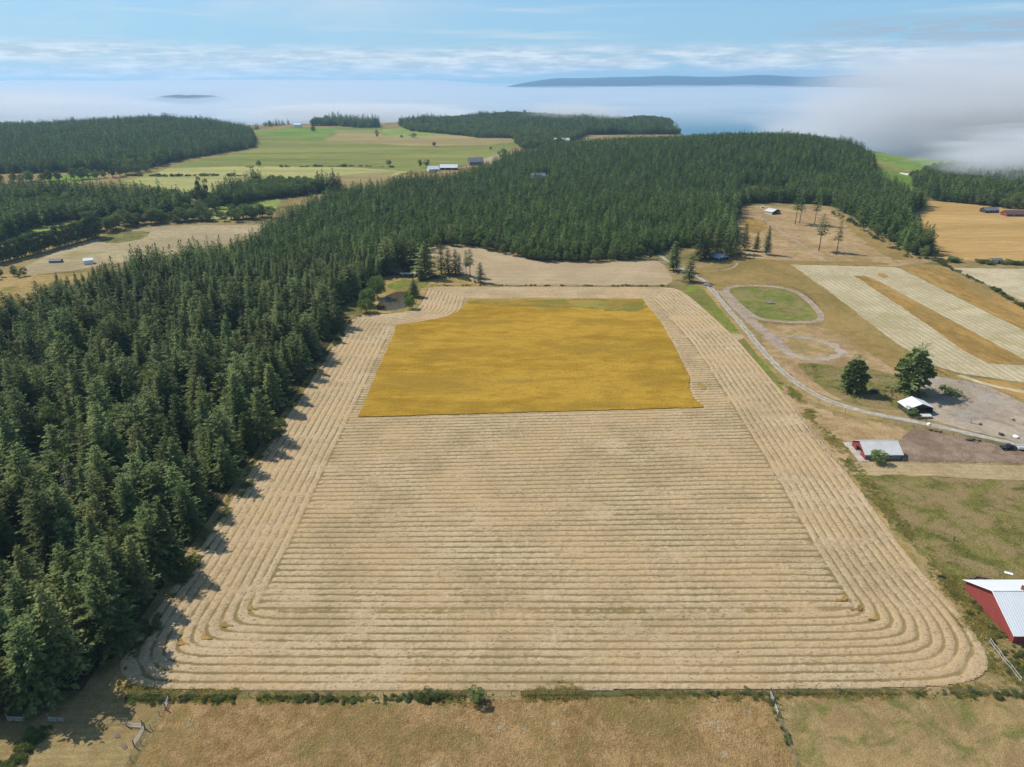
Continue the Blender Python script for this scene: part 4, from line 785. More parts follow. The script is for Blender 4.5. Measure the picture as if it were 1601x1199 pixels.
line_trees([(290, 336), (335, 330), (318, 320), (300, 312)], 22, 'broad', 8, 13, 'green broadleaf tree between the valley wood and the plantation', 'tree', 'broadleaf trees between valley wood and plantation', 7)
line_trees([(0, 288), (60, 284), (150, 280), (190, 275), (235, 266)], 36, 'broad', 9, 15, 'dull green broadleaf tree below the left hill', 'tree', 'broadleaf trees below the left hill', 9)
line_trees([(205, 268), (250, 259), (262, 256)], 12, 'broad', 13, 17, 'dark broadleaf tree beside the white far shed', 'tree', 'broadleaf trees beside the white far shed', 9)
line_trees([(655, 396), (690, 383.5), (740, 386), (800, 399), (850, 409), (930, 409), (1020, 404.5)], 44, 'broad', 5.5, 10.5, 'light green broadleaf tree at the front of the central wood', 'tree', 'broadleaf trees at the front of the central wood', 2.2)
line_trees([(1340, 345), (1375, 368), (1400, 385), (1440, 404), (1462, 400)], 14, 'broad', 5, 9, 'round green broadleaf tree at the foot of the right wood', 'tree', 'broadleaf trees at the foot of the right wood', 3)
line_trees([(0, 432), (28, 436), (30, 428)], 6, 'broad', 4, 6, 'dark bush at the left end of the tan valley field', 'bush', 'bushes at the left end of the valley field', 5)
line_trees([(390, 233), (340, 241), (300, 248)], 9, 'broad', 7, 11, 'brownish broadleaf tree along the foot of the left hill', 'tree', 'brownish trees along the foot of the left hill', 8)
x, y = W(22, 437); plant('broad', x, y - 22, 3.0, 'single low bush in the golden meadow at left', 'bush', wid=2.2, name='bush')
for px, py, H, wd, lb in ((646, 215, 9, 2.2, 'round dark bush at the corner of the light far field'), (628, 215.5, 6, 2, 'small dark bush left of the round one in the far field'), (590, 216, 17, .6, 'single dark tree on the tan far field edge'), (679, 229, 8, 1.6, 'bush in the middle of the far pasture'), (767, 234, 6, 1.4, 'tiny dark bush near the headland wood'), (608, 259, 8, 1.5, 'bush on the lower edge of the far pasture'), (657, 262, 11, .9, 'dark tree left of the white far farm'), (667, 262, 12, 1.0, 'dark tree touching the white far farm'), (405, 261, 9, 1.3, 'bush on the line between the two pale far fields'), (785, 249, 16, 1.3, 'tree cluster beside the far mown patch')):
    x, y = W(px, py); plant('broad', x, y, H, lb, 'tree' if 'tree' in lb else 'bush', wid=wd, name='broadleaf_tree' if 'tree' in lb else 'bush')

# --- hedges, brush and weeds (masses nobody would count)
def ribbon(pts, n, wdt, seed, world=False):
    r = np.random.default_rng(seed); P = [np.array(p) for p in (pts if world else WP(pts))]; seg = np.array([np.linalg.norm(P[i + 1] - P[i]) for i in range(len(P) - 1)]); cum = np.concatenate([[0], np.cumsum(seg)])
    d = r.random(n) * cum[-1]; i = np.clip(np.searchsorted(cum, d) - 1, 0, len(seg) - 1); P = np.array(P)
    f = ((d - cum[i]) / seg[i])[:, None]; q = P[i] * (1 - f) + P[i + 1] * f + r.normal(size=(n, 2)) * wdt
    return np.concatenate([q, np.zeros((n, 1))], 1)
def brush(name, label, pts, n, wdt, s0, s1, seed, cat='brush', kinds=('shrub',), wd=None):
    P = ribbon(pts, n, wdt, seed); g_ = vnoise(P[:, 0], P[:, 1], 7, seed); P = P[g_ > .34]; r = np.random.default_rng(seed + 1)
    s = r.uniform(s0, s1, len(P)) * (.15 + 1.25 * vnoise(P[:, 0], P[:, 1], 6, seed + 3)); return scatter(name, label, cat, P, list(kinds), s, wid=r.uniform(.9, 1.6, len(P)) if wd is None else wd)
brush('fence_brush', 'dense low green brush along the bottom fence left of the lone bush', [(196, 1091), (262, 1092), (340, 1093), (450, 1092), (560, 1094), (620, 1092), (720, 1090)], 300, .55, .12, .36, 61)
brush('thin_fence_brush', 'thin scattered weeds on the bottom fence right of the lone bush', [(760, 1090), (860, 1087), (1000, 1085), (1150, 1084)], 45, .4, .10, .22, 62)
brush('corner_brush', 'green brush along the bottom fence at right', [(1152, 1083), (1200, 1084), (1300, 1080), (1340, 1083), (1400, 1086), (1500, 1086), (1700, 1082)], 150, .6, .10, .30, 63)
brush('side_fence_brush', 'weeds along the fence between the brown and the green pasture', [(1203, 1086), (1214, 1118), (1224, 1140), (1240, 1180), (1256, 1230)], 45, .35, .10, .22, 64)
brush('paddock_hedge', 'green hedge at the bottom left corner', [(66, 1146), (45, 1168), (20, 1192), (-20, 1230)], 110, 1.1, .15, .42, 65)
brush('fence_grass', 'tall dry golden grass along the bottom fence', [(188, 1084), (262, 1088), (600, 1087), (900, 1084), (1200, 1081), (1500, 1082), (1620, 1078)], 2600, .9, .5, 1.1, 81, cat='grass', kinds=('straw_tuft', 'straw_tuft', 'green_tuft'))
brush('field_edge_grass', 'rough golden grass along the right edge of the mown field', [(1548, 1050), (1560, 1010), (1515, 950), (1462, 885), (1405, 815), (1340, 738), (1262, 640), (1225, 595)], 1500, 1.3, .5, 1.0, 82, cat='grass', kinds=('straw_tuft', 'green_tuft'))
brush('barn_grass', 'long rough grass between the mown field and the red barn', [(1490, 910), (1525, 950), (1560, 1000), (1590, 1040), (1620, 1075)], 1500, 2.8, .5, 1.1, 83, cat='grass', kinds=('green_tuft', 'straw_tuft'))
brush('wood_edge_grass', 'dry grass strip in the shade along the left wood', [(190, 1060), (205, 1025), (300, 880), (400, 722), (500, 568), (552, 500)], 1300, .8, .5, 1.1, 84, cat='grass', kinds=('straw_tuft', 'green_tuft'))
brush('barn_weeds', 'green weeds along the wall of the red barn', [(1478, 905), (1505, 925), (1540, 965), (1565, 1000), (1580, 1030), (1600, 1060), (1640, 1090)], 110, 1.5, .10, .30, 66)
brush('right_hedge', 'dark green hedge dividing the golden field from the pale hay', [(1466, 409), (1500, 410), (1549, 412), (1600, 414), (1760, 422)], 170, 2.2, .6, 1.3, 67)
brush('field_hedge', 'low green hedge running down to the right edge', [(1462, 404), (1478, 416), (1520, 435), (1560, 456), (1601, 482), (1700, 540)], 240, .8, .3, .65, 68)
brush('wood_edge_brush', 'dark undergrowth along the edge of the left wood', [(188, 1040), (240, 980), (300, 890), (400, 730), (500, 570), (545, 505), (560, 495)], 260, .9, .25, .7, 69)
brush('grove_brush', 'dark undergrowth beneath the pine grove and firs by the pond', [(655, 440), (680, 434), (715, 434), (745, 442)], 80, 1.6, .4, .8, 70)
brush('slope_brush', 'green scrub at the foot of the right wood', [(1300, 332), (1345, 356), (1380, 378), (1420, 400), (1462, 408)], 110, 2.4, .4, 1.0, 71)
brush('upper_fence_weeds', 'dark weeds along the fence between the two hay fields', [(664, 447), (775, 446.5), (900, 447), (1048, 447.5)], 200, .35, .15, .32, 72)
brush('far_hedge_line', 'thin dark hedge across the pale far field', [(198, 275), (262, 276), (330, 275), (385, 275)], 90, 1.0, .8, 1.5, 73)
brush('far_field_hedge', 'dark hedge line above the pale far fields', [(385, 262), (470, 261), (560, 260), (620, 262)], 90, 1.0, .6, 1.2, 74)
brush('big_tree_weeds', 'rough weeds under the two big firs', [(1250, 570), (1300, 590), (1345, 605), (1400, 620), (1430, 640)], 140, 5, .08, .22, 75)

# ------------------------------------------------------------------ buildings
def window(parent, c, wd, ht, rz, name='window', frame='whitepaint'):
    f = MB(); f.box((0, 0, 0), (wd, .10, ht)); o = f.build(name, M[frame], parent); o.location = c; o.rotation_euler = (0, 0, rz)
    g = MB(); g.box((0, 0, 0), (wd - .22, .14, ht - .22)); g.build('pane', M['glass'], o); return o
def building(name, label, cat, x, y, rz, L, Wd, he, hr, wall, roof, over=.45, openx=None, group=None, doors=(), wins=(), z=0.0, gable='same', chim=False):
    """gable roofed: ridge along local x, L long, Wd wide, eaves he, ridge hr; openx=+1/-1 leaves that gable open"""
    e = empty(name, (x, y, z), rz); tag(e, label, cat, group); hx_, hy_ = L / 2, Wd / 2; th = .16
    w_ = MB()
    for s in (-1, 1): w_.box((0, s * (hy_ - th / 2), he / 2 - .15), (L - 2 * th - .01, th, he + .3))
    w_.build('wall', M[wall], e)
    gm = wall if gable == 'same' else gable
    for s in (-1, 1):
        g = MB(); xo = s * hx_; xi = s * (hx_ - th)
        if openx == s:
            prof = [(-hy_, he), (hy_, he), (hy_, he + .01), (0, hr - .1), (-hy_, he + .01)]
            prof = [(-hy_, he), (hy_, he), (0, hr - .1)]
            for q in (-1, -.33, .33, 1): g.box((s * (hx_ - .1), q * (hy_ - .1), he / 2 - .15), (.2, .2, he + .29))
        else: prof = [(-hy_, -.3), (hy_, -.3), (hy_, he), (0, hr - .1), (-hy_, he)]
        n = len(prof); vs = [(xo, a, b) for a, b in prof] + [(xi, a, b) for a, b in prof]
        g.add(vs, [tuple(range(n)), tuple(range(2 * n - 1, n - 1, -1))] + [(i, (i + 1) % n, n + (i + 1) % n, n + i) for i in range(n)]); g.build('gable_wall', M[gm], e)
    r_ = MB(); sl_ = (hr - he) / hy_; ox = hx_ + over; oy = hy_ + over; zo = he - sl_ * over
    for s in (-1, 1): r_.slab([(-ox, s * oy, zo + .12), (ox, s * oy, zo + .12), (ox, s * .01, hr + .12), (-ox, s * .01, hr + .12)], .12)
    r_.box((0, 0, hr + .13), (2 * ox, .35, .08)); ro = r_.build('roof', M[roof], e)
    if chim: c = MB(); c.box((L * .2, hy_ * .3, hr + .3), (.7, .7, 1.6)); c.build('chimney', M['lintel'], ro)
    for (fx, side, dw, dh) in doors:                         # on the long walls (side = -1 / 1)
        d = MB(); d.box((fx * L, side * (hy_ + .03), dh / 2), (dw, .12, dh)); do = d.build('door', M['dkwall'] if wall != 'dkwall' else M['greywall'], e)
        h = MB(); h.box((fx * L + dw * .35, side * (hy_ + .11), dh * .5), (.12, .06, .12)); h.build('handle', M['metalpipe'], do)
    for (fx, side, ww_, wh_, wz) in wins: window(e, (fx * L, side * (hy_ + .02), wz), ww_, wh_, 0)
    return e
# red barn at the right edge
b = building('red_barn', 'big red barn with a white metal roof at the lower right edge', 'barn', 115.9 + 21, 137.5, 0, 42, 19.0, 2.7, 7.2, 'red', 'white_roof', over=.6, gable='red', doors=((-.30, -1, 3.4, 2.5),), wins=((-.42, -1, 1.2, .9, 1.6),))
mb = MB(); mb.box((-13.2, 0, 7.75), (2.0, 1.8, 1.3)); cu = mb.build('cupola', M['redx'], b)
mb = MB()
for s in (-1, 1): mb.slab([(-14.5, s * 1.15, 8.38), (-11.9, s * 1.15, 8.38), (-11.9, s * .01, 8.9), (-14.5, s * .01, 8.9)], .1)
mb.build('cupola_roof', M['white_roof'], cu)
mb = MB(); mb.box((-21.03, 0, 3.0), (.06, 2.6, 2.6)); 
# white trim along the near rake
mb = MB()
for s in (-1, 1): mb.tube((-21.66, s * 10.1, 2.55), (-21.66, 0, 7.25), .09, n=4)
mb.build('rake_trim', M['whitepaint'], b)
# shed with the red gable end
b = building('livestock_shed', 'grey shed with a white roof and red gable end by the paddock', 'shed', 127.4, 219.6, 0.0, 12.4, 10.2, 2.2, 4.7, 'greywall', 'tin', openx=-1, gable='redx', wins=((.2, -1, 1.2, .8, 1.3),))
mb = MB()
for s in (-1, 1): mb.box((-6.1, s * 3.6, 1.25), (.12, 2.8, 2.3))
mb.build('red_end_boards', M['redx'], b)
# open shed under the big tree
b = building('open_shed', 'small open fronted shed with a white roof under the bigger spreading fir', 'shed', 159.0, 254.2, -math.pi / 2 + .08, 6.4, 10.2, 2.5, 4.4, 'dkwall', 'white_roof', openx=1, gable='dkwall')
# carport
x, y = W(1126, 407); b = building('carport', 'open carport with a pale blue metal roof under dark firs', 'carport', x, y + 3, -math.pi / 2 + .55, 9.5, 10.0, 2.3, 4.4, 'dkwall', 'blue_tin', openx=1, gable='blue_tin')
x, y = W(1209, 334.5); b = building('hill_shed', 'white and tin shed at the top of the tan slope', 'shed', x, y + 3, -math.pi / 2 + .6, 9.0, 12.5, 2.5, 4.6, 'palewall', 'tin', openx=1, gable='dkwall')
x, y = W(1191, 325); b = building('pump_hut', 'tiny white hut left of the shed on the tan slope', 'hut', x, y, .2, 2.8, 2.2, 1.6, 2.2, 'palewall', 'tin', doors=((0, -1, .8, 1.4),))
x, y = W(1575, 338.5); b = building('long_red_barn', 'long low barn with a dark red roof by the golden field', 'barn', x + 16, y + 5, -.02, 33, 10, 2.2, 5.0, 'dkred', 'dkred', gable='redx', wins=((-.3, -1, 1.4, .8, 1.3), (0, -1, 1.4, .8, 1.3), (.3, -1, 1.4, .8, 1.3)))
x, y = W(1551, 333); b = building('dark_house', 'dark hip roofed house at the edge of the golden field', 'house', x, y + 5, .1, 14, 8.5, 2.6, 4.8, 'dkwall', 'dkroof', wins=((-.25, -1, 1.6, 1.1, 1.5), (.2, -1, 1.6, 1.1, 1.5)), doors=((0, -1, 1.1, 2.0),))
x, y = W(1557, 412); b = building('tan_shed', 'small pale tan shed standing in the hedge', 'shed', x, y + 1.5, .1, 8.2, 4.0, 2.8, 3.5, 'tanwall', 'dkroof', over=.2, doors=((.2, -1, 1.2, 2.0),))
x, y = W(1413, 277.5); b = building('fog_barn', 'white roofed barn at the edge of the fog', 'barn', x, y, -.9, 11, 9, 3.0, 5.8, 'greywall', 'tin', doors=((0, -1, 2, 2.4),))
x, y = W(677, 267, 0); b = building('white_farmhouse', 'white gabled roof at the left of the far farm', 'house', x, y, .35, 15, 12, 3, 7, 'palewall', 'white_roof', wins=((0, -1, 2, 1.2, 1.6),), doors=((.25, -1, 1.2, 2.1),))
x, y = W(702, 265, 0); b = building('white_long_barn', 'long white roof at the right of the far farm', 'barn', x, y, .02, 25, 12, 3.4, 7.5, 'dkwall', 'white_roof', doors=((-.2, -1, 3, 2.8), (.2, -1, 3, 2.8)))
x, y = W(743, 259, 0); b = building('grey_roof_house', 'large grey roofed far house rising over the fir tops', 'house', x, y + 14, .25, 22, 16, 5.0, 10.5, 'greywall', 'dkroof', chim=True, wins=((-.2, -1, 2, 1.4, 4), (.2, -1, 2, 1.4, 4)))
b = building('forest_house', 'white house almost hidden in the central fir wood', 'house', 33, 932, .1, 18, 11, 8, 11.5, 'palewall', 'dkroof', z=float(terrain(33, 932)) + .1, wins=((-.3, -1, 1.6, 1.6, 6), (0, -1, 1.6, 1.6, 6), (.3, -1, 1.6, 1.6, 6)))
x, y = W(467, 199, 0); b = building('white_far_house', 'bright white building on the far green rise', 'house', x, y - 8, 0, 19, 12, 8, 10.5, 'whitepaint', 'white_roof', wins=((-.3, -1, 2, 1.4, 5), (.1, -1, 2, 1.4, 5)))
x, y = W(243, 258, 0); b = building('white_far_shed', 'white roofed shed among trees below the left hill', 'shed', x, y - 4, .4, 13, 9, 3.5, 6.0, 'palewall', 'white_roof', doors=((0, -1, 2, 2.4),))
x, y = W(878, 227, 0); b = building('headland_house', 'pale low house in the trees below the headland', 'house', x, y, .1, 30, 12, 8, 12, 'palewall', 'tin', z=2, wins=((0, -1, 4, 2, 5),))
# trailers by the pond
x, y = W(635, 433); b = building('pale_trailer', 'long pale roofed trailer in the shade of the firs by the pond', 'trailer', x, y + 1, -.05, 7.5, 2.8, 2.2, 2.5, 'dkwall', 'tin', over=.1, doors=((.2, -1, .8, 1.8),), wins=((-.25, -1, 1.0, .7, 1.4),))
x, y = W(650, 433); b = building('grey_trailer', 'shorter grey roofed trailer right of the long pale one', 'trailer', x, y + 2, .05, 7.0, 3.2, 2.3, 2.9, 'dkwall', 'tin', over=.1, doors=((-.2, -1, .8, 1.8),))
x, y = W(622, 430); b = building('dark_cabin', 'small dark roofed cabin left of the trailers', 'cabin', x, y + 1, .5, 5.5, 4.2, 2.2, 3.7, 'dkwall', 'dkred', wins=((0, -1, .9, .8, 1.3),))
x, y = W(139, 412, 0); b = building('white_tent', 'white roofed shelter peeking over the fir tops at left', 'shelter', x, y, .5, 6, 5, 2.8, 4.2, 'whitepaint', 'whitepaint', over=.2)
for i, (px, py, c, lb) in enumerate(((88, 410, 'dkroof', 'dark low shed beside the tan valley field'),)):
    x, y = W(px, py); building('low_shed', lb, 'shed', x, y, .1, 8, 4, 1.5, 2.2, 'greywall', c, over=.2)
# trough table beside the open shed
x, y = W(1447, 653); e = empty('feed_shelter', (x, y, 0), 0.0); tag(e, 'low table with a pale top before the open shed', 'table')
mb = MB(); mb.slab([(-2.0, -.9, 1.05), (2.0, -.9, 1.05), (2.0, .9, 1.25), (-2.0, .9, 1.25)], .08); mb.build('top', M['tin'], e)
for sx in (-1.8, 1.8):
    for sy in (-.7, .7): mb = MB(); mb.box((sx, sy, .5), (.14, .14, 1.0)); mb.build('leg', M['dkwall'], e)

# ------------------------------------------------------------------ vehicles
def car(name, label, cat, x, y, rz, paint, L=4.5, Wd=1.85, H=1.55, pickup=False):
    e = empty(name, (x, y, 0.10), rz); tag(e, label, cat); mb = MB()
    pr = [(-L / 2, .42), (-L / 2 + .05, .85), (-L * .38, .95), (-L * .30, H * .96), (L * .12, H), (L * .27, .98), (L / 2 - .1, .86), (L / 2, .45)] if not pickup else \
         [(-L / 2, .5), (-L / 2, 1.0), (-L * .06, 1.0), (-L * .04, H), (L * .16, H), (L * .26, 1.05), (L / 2 - .1, .95), (L / 2, .5)]
    n = len(pr); vs = []
    for s in (-1, 1): vs += [(a, s * (Wd / 2 - (.16 if b > 1.1 else 0)), b) for a, b in pr]
    mb.add(vs, [tuple(range(n)), tuple(range(2 * n - 1, n - 1, -1))] + [(i, n + i, n + (i + 1) % n, (i + 1) % n) for i in range(n)]); mb.build('body', M[paint], e)
    g = MB(); a0, a1 = (-L * .27, L * .17) if not pickup else (-L * .02, L * .18)
    for s in (-1, 1): g.add([(a0, s * (Wd / 2 - .02), 1.0), (a1 + .2, s * (Wd / 2 - .02), 1.0), (a1 - .1, s * (Wd / 2 - .13), H - .12), (a0 + .1, s * (Wd / 2 - .13), H - .12)], [(0, 1, 2, 3)])
    g.build('side_window', M['glass'], e)
    g = MB(); g.add([(L * .125, -.7, H + .01), (L * .125, .7, H + .01), (L * .275, .78, 1.0), (L * .275, -.78, 1.0)], [(0, 1, 2, 3)]); g.build('windscreen', M['glass'], e)
    for sx in (-L * .31, L * .31):
        for sy in (-1, 1):
            t_ = MB(); t_.tube((sx, sy * (Wd / 2 - .2), .33), (sx, sy * (Wd / 2 + .03), .33), .34, n=14); wo_ = t_.build('wheel', M['rubber'], e)
            t_ = MB(); t_.tube((sx, sy * (Wd / 2 + .02), .33), (sx, sy * (Wd / 2 + .05), .33), .19, n=10); t_.build('rim', M['metalpipe'], wo_)
    for s in (-1, 1): h = MB(); h.box((L / 2 - .04, s * Wd * .34, .72), (.1, .3, .16)); h.build('headlight', M['glass'], e)
    return e
x, y = W(1366, 614); car('parked_car', 'dark car parked in the shade of the smaller spreading fir', 'car', x, y, .5, 'car_black')
x, y = W(1106, 447); car('pickup_truck', 'grey pickup truck driving on the gravel drive by the carport', 'truck', x, y, -.95, 'car_grey', 5.4, 1.95, 1.8, True)
x, y = W(1580, 702); car('dark_pickup', 'dark pickup truck on the drive at the right edge', 'truck', x - 1, y, .1, 'car_black', 5.3, 1.95, 1.8, True)
x, y = W(1596, 703); e = empty('stock_trailer', (x + 1, y - .5, .1), -.25); tag(e, 'silver stock trailer behind the dark pickup at the right edge', 'trailer')
mb = MB(); mb.box((0, 0, .75), (4.6, 2.0, .5)); mb.build('body', M['metalpipe'], e)
for s in (-1, 1): mb = MB(); mb.box((0, s * .96, 1.25), (4.5, .06, .3)); mb.build('side_rail', M['metalpipe'], e)
for sx in (-.6, .6):
    for sy in (-1, 1): mb = MB(); mb.tube((sx, sy * .85, .33), (sx, sy * 1.07, .33), .33, n=12); mb.build('wheel', M['rubber'], e)

# ------------------------------------------------------------------ small things in the yard
def logs(x, y, rz, n, L, label, seed):
    r = random.Random(seed); e = empty('log_pile', (x, y, 0.08), rz); tag(e, label, 'logs')
    for i in range(n):
        mb = MB(); a = r.uniform(-.5, .5); cx, cy = r.uniform(-1.8, 1.8), r.uniform(-.7, .7); l = L * r.uniform(.6, 1) / 2; rr_ = r.uniform(.14, .26); zz = rr_ + (.3 if i % 3 == 2 else 0)
        mb.tube((cx - l * math.cos(a), cy - l * math.sin(a), zz), (cx + l * math.cos(a), cy + l * math.sin(a), zz), rr_, rr_ * .8, 8); mb.build('log', M['log'], e)
x, y = W(1522, 689); logs(x, y, -.15, 9, 3.2, 'heap of dark logs beside the drive below the yard', 1)
x, y = W(1462, 674); logs(x, y, -.25, 6, 2.4, 'row of low dark logs along the paddock edge of the drive', 2)
x, y = W(1528, 909 - 3); logs(x, y, .1, 7, 3.0, 'scattered boards and debris above the red barn', 3)
def rock(name, label, cat, px, py, s, mat, seed, off=(0, 0)):
    r = random.Random(seed); x, y = W(px, py); import bmesh
    bm = bmesh.new(); bmesh.ops.create_icosphere(bm, subdivisions=2, radius=1)
    for v in bm.verts: k = 1 + r.uniform(-.22, .22); v.co = Vector((v.co.x * s[0] * k, v.co.y * s[1] * k, max(-.1, v.co.z * s[2] * k + s[2] * .4)))
    me = bpy.data.meshes.new(name); bm.to_mesh(me); bm.free(); me.materials.append(M[mat]); o = bpy.data.objects.new(name, me); COL.objects.link(o); o.location = (x, y, .08); o.rotation_euler = (0, 0, r.random() * 3); tag(o, label, cat); return o
rock('boulder', 'dark boulder by itself in the yard below the lone post', 'boulder', 1532, 664, (.8, .6, .5), 'log', 1)
rock('boulder', 'dark boulder farther right on bare tan ground', 'boulder', 1584, 657, (.6, .5, .45), 'log', 2)
rock('boulder', 'dark rounded boulder left of the white sack near the right edge', 'boulder', 1565, 680, (1.0, .7, .6), 'dkwall', 3)
rock('white_sack', 'white cloth bundle near the drive at the right edge', 'sack', 1588, 684, (1.1, .8, .6), 'whitepaint', 4)
rock('white_sack', 'pale sack pile between the drive and the table', 'sack', 1452, 664, (1.1, .6, .5), 'whitepaint', 5)
rock('stone', 'upper of two pale grey stones in the mown paddock', 'stone', 183, 1150, (.9, .5, .10), 'log', 6)
rock('stone', 'lower of two pale grey stones in the mown paddock', 'stone', 194, 1167, (1.0, .5, .10), 'log', 7)
rock('dark_trough', 'black trough in the weeds left of the barn roof', 'trough', 1472, 903, (1.0, .5, .4), 'rubber', 8)
rock('earth_mound', 'dark soil mound in the oval grass', 'mound', 1204, 474, (3.0, 1.6, .5), 'greywall', 9)
x, y = W(1491, 845); mb = MB(); mb.tube((0, 0, -.2), (0, 0, 1.25), .20, .20, 10); e = mb.build('standpipe', M['greenpipe'], loc=(x, y, 0)); tag(e, 'dark green standpipe alone in the patchy meadow', 'pipe')
mb = MB(); mb.tube((0, 0, 1.25), (0, 0, 1.42), .28, .22, 10); mb.build('cap', M['greenpipe'], e)
x, y = W(1577, 897); mb = MB(); mb.box((0, 0, .12), (1.9, .9, .16), -.5); tag(mb.build('loose_board', M['whitepaint'], loc=(x, y, .03)), 'white board lying on debris above the barn roof', 'board')
x, y = W(1517, 662); mb = MB(); mb.tube((0, 0, -.2), (0, 0, 2.6), .09, .07, 6); e = mb.build('yard_post', M['post'], loc=(x, y, 0)); tag(e, 'lone dark post with a leaning rail in the yard', 'post')
mb = MB(); mb.tube((.1, 0, .3), (2.4, -.9, .12), .08, .07, 6); mb.build('rail', M['post'], e)

# ------------------------------------------------------------------ fences and gates
def fence(name, label, pts, sp=4.5, h=1.35, r0=.09, wires=3, mat='post', world=False, rail=None):
    P = [Vector((*p, 0)) for p in (pts if world else WP(pts))]; o0 = P[0]; e = empty(name, tuple(o0)); tag(e, label, 'fence'); top = []
    for i in range(len(P) - 1):
        d = P[i + 1] - P[i]; n = max(1, round(d.length / sp))
        for k in range(n + (1 if i == len(P) - 2 else 0)): top.append(P[i] + d * k / n - o0)
    top = top[:100]
    pm = MB(); pm.tube((0, 0, -.2), (0, 0, h), r0, r0 * .85, 6); me = pm.mesh('post', M[mat])
    for p in top:
        q = bpy.data.objects.new('post', me); COL.objects.link(q); q.parent = e; q.location = p; q.rotation_euler = (random.uniform(-.05, .05), random.uniform(-.05, .05), 0); q.scale = (1, 1, random.uniform(.9, 1.1))
    wm = MB()
    for j in range(wires):
        z = h * (.3 + .62 * j / max(1, wires - 1))
        for a, b in zip(top[:-1], top[1:]): wm.tube((a.x, a.y, z), (b.x, b.y, z), rail or .022, n=4)
    wm.build('rail' if rail else 'wire', M[mat if rail else 'post'], e); return e
fence('wire_fence', 'wire fence along the bottom edge of the mown field, left part', [(196, 1088), (262, 1089), (560, 1089), (800, 1087)], 5.5)
fence('wire_fence', 'wire fence along the bottom edge of the mown field, right part', [(815, 1087), (1150, 1084), (1640, 1084)], 5.5)
fence('wire_fence', 'wire fence between the gate corner and the shaded paddock', [(90, 1130), (160, 1131), (200, 1131)], 3.6)
fence('wire_fence', 'wire fence running down between brown and mown paddocks', [(262, 1098), (236, 1140), (205, 1190), (180, 1240)], 4.0, r0=.07)
fence('wire_fence', 'wire fence running down between brown and green pastures', [(1216, 1120), (1230, 1155), (1246, 1199), (1262, 1250)], 4.0, r0=.07)
fence('wire_fence', 'wire fence along the far edge of the big mown field', [(665, 446), (900, 446.5), (1050, 447.5)], 6.5, h=1.1)
fence('wire_fence', 'wire fence along the right edge of the mown field', [(1243, 645), (1258, 664), (1275, 686), (1290, 706), (1318, 735)], 4.2)
fence('wire_fence', 'wire fence following the bend of the gravel drive', [(1280, 630), (1321, 645), (1357, 655), (1400, 664), (1427, 668)], 6.5, h=1.5)
fence('wire_fence', 'wire fence between the drive and the bare paddock', [(1427, 669), (1453, 674), (1490, 681), (1540, 692), (1601, 706), (1660, 720)], 6.0, h=1.5)
fence('wire_fence', 'wire fence along the lower side of the bare paddock', [(1412, 722), (1440, 723), (1500, 724), (1570, 726), (1650, 728)], 4.5, h=1.4)
fence('wire_fence', 'wire fence between the grey yard and the golden grass', [(1470, 588), (1500, 599), (1522, 606), (1560, 617), (1601, 630), (1650, 645)], 6, h=1.5)
fence('board_fence', 'dark board fence round the upper side of the oval track', [(1200, 444.5), (1220, 445.5), (1240, 450), (1258, 459), (1270, 470), (1280, 480)], 3.5, h=1.1, wires=2, mat='log', rail=.07)
fence('board_fence', 'dark board fence along the lower side of the oval track', [(1186, 504), (1210, 506), (1240, 508), (1262, 509), (1285, 507)], 3.5, h=1.0, wires=2, mat='log', rail=.07)
fence('rail_fence', 'pale rail fence running down beside the red barn', [(1547, 1004), (1554, 1014), (1562, 1024), (1568, 1033), (1580, 1046), (1595, 1066)], 2.6, h=1.2, wires=2, mat='metalpipe', rail=.05)
def gate(name, label, p0, p1, mat='metalpipe', h=1.15, n=5, world=False):
    a = Vector((*(p0 if world else W(*p0)), 0)); b = Vector((*(p1 if world else W(*p1)), 0)); L = (b - a).length; d = (b - a)
    e = empty(name, tuple(a), math.atan2(d.y, d.x)); tag(e, label, 'gate')
    f = MB()
    for pa, pb in (((0.1, 0, .25), (L - .1, 0, .25)), ((.1, 0, h), (L - .1, 0, h)), ((.1, 0, .25), (.1, 0, h)), ((L - .1, 0, .25), (L - .1, 0, h))): f.tube(pa, pb, .035, n=6)
    f.build('frame', M[mat], e)
    for k in range(1, n): q = MB(); z = .25 + (h - .25) * k / n; q.tube((.12, 0, z), (L - .12, 0, z), .018, n=5); q.build('bar', M[mat], e)
    for xx in (0, L): q = MB(); q.tube((xx, .16, -.2), (xx, .16, h + .9), .13, .11, 8); q.build('post', M['post'], e)
    return e
gate('farm_gate', 'white pipe gate closing the lane at the corner of the paddocks', (197, 1136), (223, 1138))
gate('farm_gate', 'weathered gate running down from the corner of the paddocks', (226, 1140), (209, 1168))
gate('farm_gate', 'white pipe gate in the tree shade at the far left', (12, 1127), (40, 1128))
gate('farm_gate', 'bright white pipe gate half in the tree shade', (76, 1128), (101, 1129.5))
gate('farm_gate', 'mesh gate at the left end of the bottom brush', (264, 1094), (258, 1110))
gate('farm_gate', 'pale gate between the brown and the green pasture', (1203, 1086), (1209, 1098))
gate('farm_gate', 'leaning pale gate below the first one at right', (1211, 1106), (1216, 1120))

